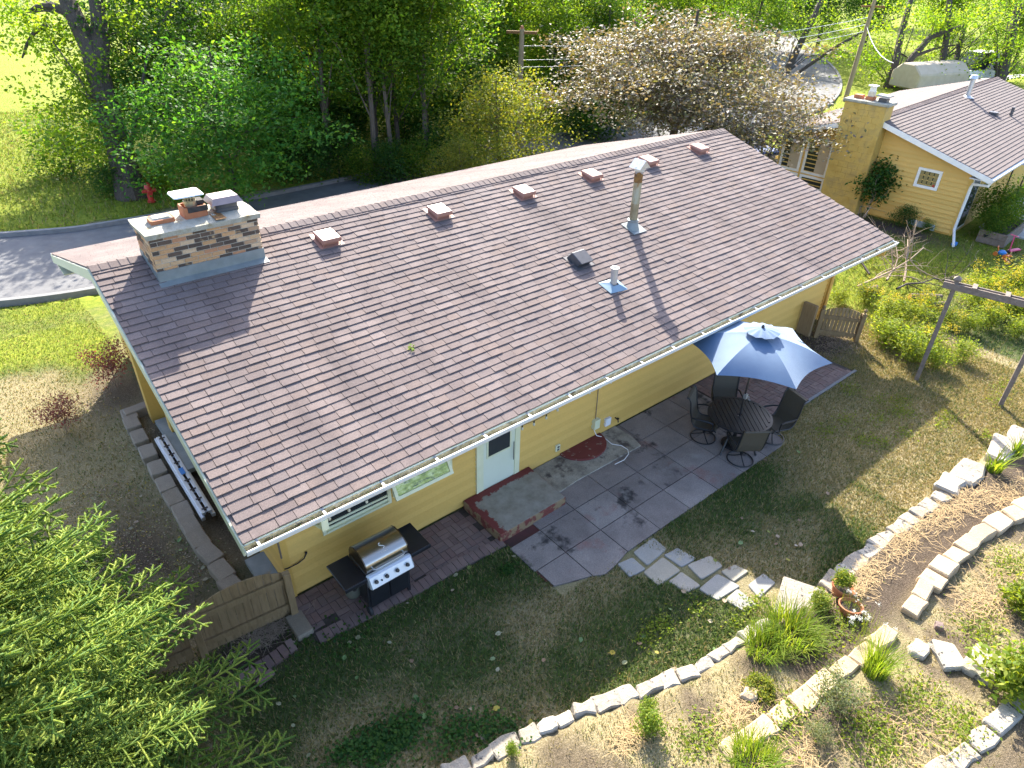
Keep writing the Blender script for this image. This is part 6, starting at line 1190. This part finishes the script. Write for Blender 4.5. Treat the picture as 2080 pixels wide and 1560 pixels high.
def spruce_branch(Lb, nm):
    sg = twigs(Lb); A = np.array([s[0] for s in sg]); B_ = np.array([s[1] for s in sg]); per = 20; n = len(A)*per
    t = rng.random((n, 1)); P = np.repeat(A, per, 0)*(1-t)+np.repeat(B_, per, 0)*t; ax_ = unit(np.repeat(B_-A, per, 0)); q = rng.normal(size=(n, 3)); q[:, 2] += 0.25; q = unit(q-ax_*(q*ax_).sum(1, keepdims=True)); d = unit(q*0.8+ax_*0.5); L = rng.uniform(0.015, 0.026, (n, 1)); s = unit(np.cross(d, rng.normal(size=(n, 3))))*0.0075
    V = np.stack([P-s, P+s, P+d*L], 1).reshape(-1, 3); n3 = len(V); F = np.arange(n3).reshape(-1, 3)
    ax1 = unit(B_-A); u1 = unit(np.cross(ax1, np.array([0.0, 0, 1.0])+rng.normal(size=A.shape)*0.05)); w1 = np.cross(ax1, u1); rings = []
    for q, r in ((A, 0.011), (B_, 0.009), (B_+ax1*0.015, 0.002)): rings += [q+u1*r, q+w1*r, q-u1*r, q-w1*r]
    T = np.stack(rings, 1).reshape(-1, 3); m_ = len(A); o_ = n3+12*np.arange(m_)[:, None]; q4 = np.array([[4*k+j, 4*k+(j+1) % 4, 4*k+4+(j+1) % 4, 4*k+4+j] for k in range(2) for j in range(4)])
    tri = np.concatenate([q4[:, [0, 1, 2]], q4[:, [0, 2, 3]]]); F2 = (o_[:, :, None]+tri[None]).reshape(-1, 3)
    return npmesh(nm, np.concatenate([V, T]), np.concatenate([F, F2]), NEEDLE), sg
SB_ = [(Lb, *spruce_branch(Lb, 'spruce_branch')) for Lb in (1.0, 1.5, 2.1, 2.7, 3.3)]
def spruce(label, x, y, H, Rm, az0, az1, zmax, z0=0.35):
    t = thing('spruce_tree', label, 'tree', (x, y, -0.08)); mb = MB(); mb.tube([(0, 0, -0.1), (0, 0, H*0.5), (0, 0, H)], [0.2, 0.12, 0.02], 10); mb.build('trunk', BARK, t, True)
    z = z0; k = 0
    while z < zmax:
        Lz = Rm*(1-z/H)**0.85+0.12
        for j in range(11):
            az = az0+(az1-az0)*((j+0.5*(k % 2))/11)+rng.normal()*0.07; L = Lz*rng.uniform(0.78, 1.1); b_ = min(SB_, key=lambda q: abs(q[0]-L)); sc = L/b_[0]
            o = link('branch', b_[1], t, (0, 0, z+rng.normal()*0.06), (rng.normal()*0.15, -R(4)-R(22)*z/H+rng.normal()*0.06, az), (sc, sc, sc))
        z += 0.23; k += 1
    return t
sp1 = spruce('large light green spruce filling the bottom left corner', -4.15, -0.25, 9.5, 3.75, R(-75), R(80), 5.6)
p = G(-45, 930, 0.0); spruce('small spruce poking in at the left edge', p[0]-0.35, p[1], 1.9, 0.85, R(-180), R(180), 1.7, 0.15)
# ------------------------------------------------------------------ grass, weeds, litter
def blades(n, x0, x1, ya, yb, h, w, keep, nm, dens=None):
    x = rng.uniform(x0, x1, n); y = rng.uniform(ya, yb, n); k = keep(x, y); x, y = x[k], y[k]; dr_, di_, lu_ = masks(x, y); k = rng.random(len(x)) > di_*0.93; x, y, dr_, lu_ = x[k], y[k], dr_[k], lu_[k]; n = len(x)
    z = hgtv(x, y); a = rng.uniform(0, 6.283, n); hh = h*rng.uniform(0.5, 1.3, n)*(1-0.35*dr_); ln = hh*rng.uniform(0.2, 1.1, n); s = np.c_[-np.sin(a), np.cos(a), np.zeros(n)]*w*rng.uniform(0.6, 1.3, (n, 1)); P = np.c_[x, y, z]
    T = P+np.c_[np.cos(a)*ln, np.sin(a)*ln, hh]; V = np.stack([P-s, P+s, T], 1).reshape(-1, 3)
    g1 = np.array([0.06, 0.10, 0.028]); g2 = np.array([0.11, 0.165, 0.035]); g3 = np.array([0.20, 0.25, 0.03]); d1 = np.array([0.33, 0.26, 0.13]); d2 = np.array([0.24, 0.20, 0.08]); r1 = rng.random((n, 1)); r2 = rng.random(n)
    c = (g1*(1-r1)+g2*r1)*(1-lu_[:, None])+(g2*(1-r1)+g3*r1)*lu_[:, None]; dd = (d1*r1+d2*(1-r1)); pd = np.clip(dr_*0.8+0.16, 0, 0.9); c = np.where((r2 < pd)[:, None], dd, c); c = c*rng.uniform(0.75, 1.25, (n, 1))
    o = link(nm, npmesh(nm, V, np.arange(3*n).reshape(n, 3), TINT, np.repeat(c, 3, 0))); tag(o, kind='stuff'); return o
def lawn_ok(x, y):
    bad = (x > 0.05) & (x < 15.6) & (y > 0.93) & (y < 9.9) | (x > 3.9) & (x < 10.1) & (y > -1.55) | (x > 0.55) & (x < 3.95) & (y > edl(x)-0.1) | (x > 10.1) & (x < 13.8) & (y > -1.03) | (np.abs(y1(x)-y) < 0.12)
    bad |= (x > 5.0) & (x < 6.9) & (y < -1.5) & (y > -4.0) & (np.abs((x-5.35)-(-1.8-y)*0.62) < 0.36)
    return ~bad
blades(360000, -6, 17, -4.4, 1.0, 0.055, 0.008, lambda x, y: lawn_ok(x, y) & (y > y1(x)), 'grass')
blades(90000, -7, 2.5, 1.0, 16, 0.05, 0.009, lambda x, y: lawn_ok(x, y) & (droad(x, y) > RW+0.2), 'grass')
blades(110000, 13.5, 30, -6.0, 9.5, 0.09, 0.009, lambda x, y: lawn_ok(x, y) & (y > y1(x)) & ~((x > 25) & (y > 1.3)) & ~((x > 26.8) & (y > -2.6) & (y < 1.5)), 'grass')
blades(45000, -14, 6, 19.5, 42, 0.14, 0.02, lambda x, y: droad(x, y) > RW+0.3, 'grass')
blades(70000, 0, 15, -9, -2, 0.07, 0.006, lambda x, y: (y < y1(x)-0.15) & ((x < 5.2) | (y < -5.3) | (rng.random(len(x)) < 0.25)), 'dry_grass')
# clover patch and weeds in the shade, straw litter on the mulch
def scat(n, px, py, sx, sy): p = GT(px, py); q = np.c_[p[0]+rng.normal(size=n)*sx, p[1]+rng.normal(size=n)*sy]; return np.c_[q, hgtv(q[:, 0], q[:, 1])+rng.uniform(0.01, 0.07, n)]
P = np.concatenate([scat(1200, 800, 1500, 0.28, 0.14), scat(500, 720, 1520, 0.25, 0.1), scat(400, 930, 1490, 0.22, 0.12), scat(300, 990, 1490, 0.2, 0.12), scat(160, 1030, 1160, 0.07, 0.05), scat(160, 680, 1300, 0.3, 0.2), scat(200, 1040, 1500, 0.15, 0.1)])
V, F = leaf_quads(P, 0.05, 1.6, 0.8); o = link('clover', npmesh('clover', V, F, L_DARK)); tag(o, kind='stuff')
P = np.concatenate([scat(130, rng.uniform(1640, 2060), rng.uniform(780, 900), 0.16, 0.12) for _ in range(16)]+[scat(110, rng.uniform(1300, 1600), rng.uniform(1200, 1310), 0.12, 0.08) for _ in range(8)]+[scat(500, x, y, 0.25, 0.16) for x, y in ((1700, 1270), (1650, 1310), (1860, 1420), (1750, 1470), (1950, 1480), (1800, 1520), (1600, 1460), (1420, 1500), (1990, 1280), (2050, 1150))]); V, F = leaf_quads(P, 0.045, 0.8, 0.6); o = link('bank_weeds', npmesh('bank_weeds', V, F, L_WEED)); tag(o, kind='stuff')
def straw(n, cl, nm, mat, L=0.22, w=0.003):
    P = np.concatenate([scat(n, *c) for c in cl]); n = len(P); a = rng.uniform(0, 6.283, n); d = np.c_[np.cos(a), np.sin(a), rng.normal(size=n)*0.15]*L*rng.uniform(0.4, 1.2, (n, 1)); s = np.c_[-np.sin(a), np.cos(a), np.zeros(n)]*w; V = np.stack([P-s-d/2, P+s-d/2, P+s+d/2, P-s+d/2], 1).reshape(-1, 3); o = link(nm, npmesh(nm, V, np.arange(4*n).reshape(n, 4), mat)); tag(o, kind='stuff')
straw(260, [(1760, 1170, 0.3, 0.12), (1830, 1100, 0.35, 0.15), (1900, 1050, 0.4, 0.16), (1960, 1020, 0.4, 0.15), (2040, 1010, 0.4, 0.15), (1720, 1200, 0.15, 0.1), (2040, 1170, 0.4, 0.3), (1990, 1230, 0.3, 0.2), (1500, 1450, 0.25, 0.12), (1290, 1490, 0.2, 0.1), (1620, 1540, 0.4, 0.2), (1850, 1500, 0.5, 0.3)], 'straw_litter', STRAW)
P = np.concatenate([scat(260, x, y, 0.35, 0.3) for x, y in ((250, 1000), (300, 1080), (330, 1150), (230, 1120), (200, 1000), (280, 900), (400, 1150), (160, 830))]); V, F = leaf_quads(P-np.array([0, 0, 0.01]), 0.035, 1.6, 0.7); tag(link('leaf_litter', npmesh('leaf_litter', V, F, L_TAN)), kind='stuff')
straw(330, [(540, 1290, 0.22, 0.10), (510, 1260, 0.22, 0.08), (1700, 700, 0.35, 0.25)], 'dry_stalks', TWIG, 0.24)
me_l = npmesh('fallen_leaf', np.array([(-0.05, 0, 0.004), (-0.01, -0.042, 0.012), (0.05, -0.01, 0.004), (0.045, 0.03, 0.014), (0.0, 0.04, 0.006), (0.075, 0.012, 0.0)]), np.array([(0, 1, 2, 3), (0, 3, 4, 4)])[:1], L_TAN)
mb = MB(); mb.add([(-0.05, 0, 0.004), (-0.02, -0.042, 0.014), (0.03, -0.035, 0.008), (0.06, 0.0, 0.002), (0.03, 0.036, 0.012), (-0.02, 0.04, 0.006), (-0.11, 0.0, 0.002), (-0.05, 0.006, 0.002)], [(0, 1, 2, 3), (0, 3, 4, 5), (0, 6, 7)]); me_l = mb.mesh('fallen_leaf', L_TAN)
for k in range(110):
    px, py = (rs.uniform(560, 1500), rs.uniform(1120, 1540)) if k < 70 else ((rs.uniform(160, 420), rs.uniform(950, 1200)) if k < 95 else (rs.uniform(1500, 1700), rs.uniform(850, 1150)))
    p = GT(px, py)
    if k < 70 and (p[1] < y1(p[0])+0.1 or not lawn_ok(np.array([p[0]]), np.array([p[1]]))[0]): continue
    sc = rs.uniform(0.5, 0.95); where = 'on the shaded back lawn' if k < 70 else ('on the bare soil by the block edging' if k < 95 else 'on the lawn beside the round table')
    o = link('fallen_leaf', me_l, None, (p[0], p[1], p[2]+0.035), (rs.uniform(-.3, .3), rs.uniform(-.3, .3), rs.uniform(0, 6.28)), (sc, sc, sc)); tag(o, 'single dry fallen leaf lying '+where, 'leaf', 'fallen leaves '+where)
p = RF(838, 708); sp_ = thing('leaf_sprig', 'small leafy sprig with pale leaves lying alone on the shingles', 'sprig', (p[0], p[1], p[2]+0.03), 0.3); sp_.rotation_euler = (ANG, 0, 0.3)
V, F = leaf_quads(rng.normal(size=(9, 3))*np.array([0.05, 0.06, 0.01]), 0.07, 1.5, 0.7); link('leaves', npmesh('sprig_leaves', V, F, L_LIGHT), sp_); mb = MB(); mb.tube([(-0.14, 0.0, 0), (0.05, 0.02, 0.01)], 0.004, 5); mb.build('stem', TWIG, sp_)
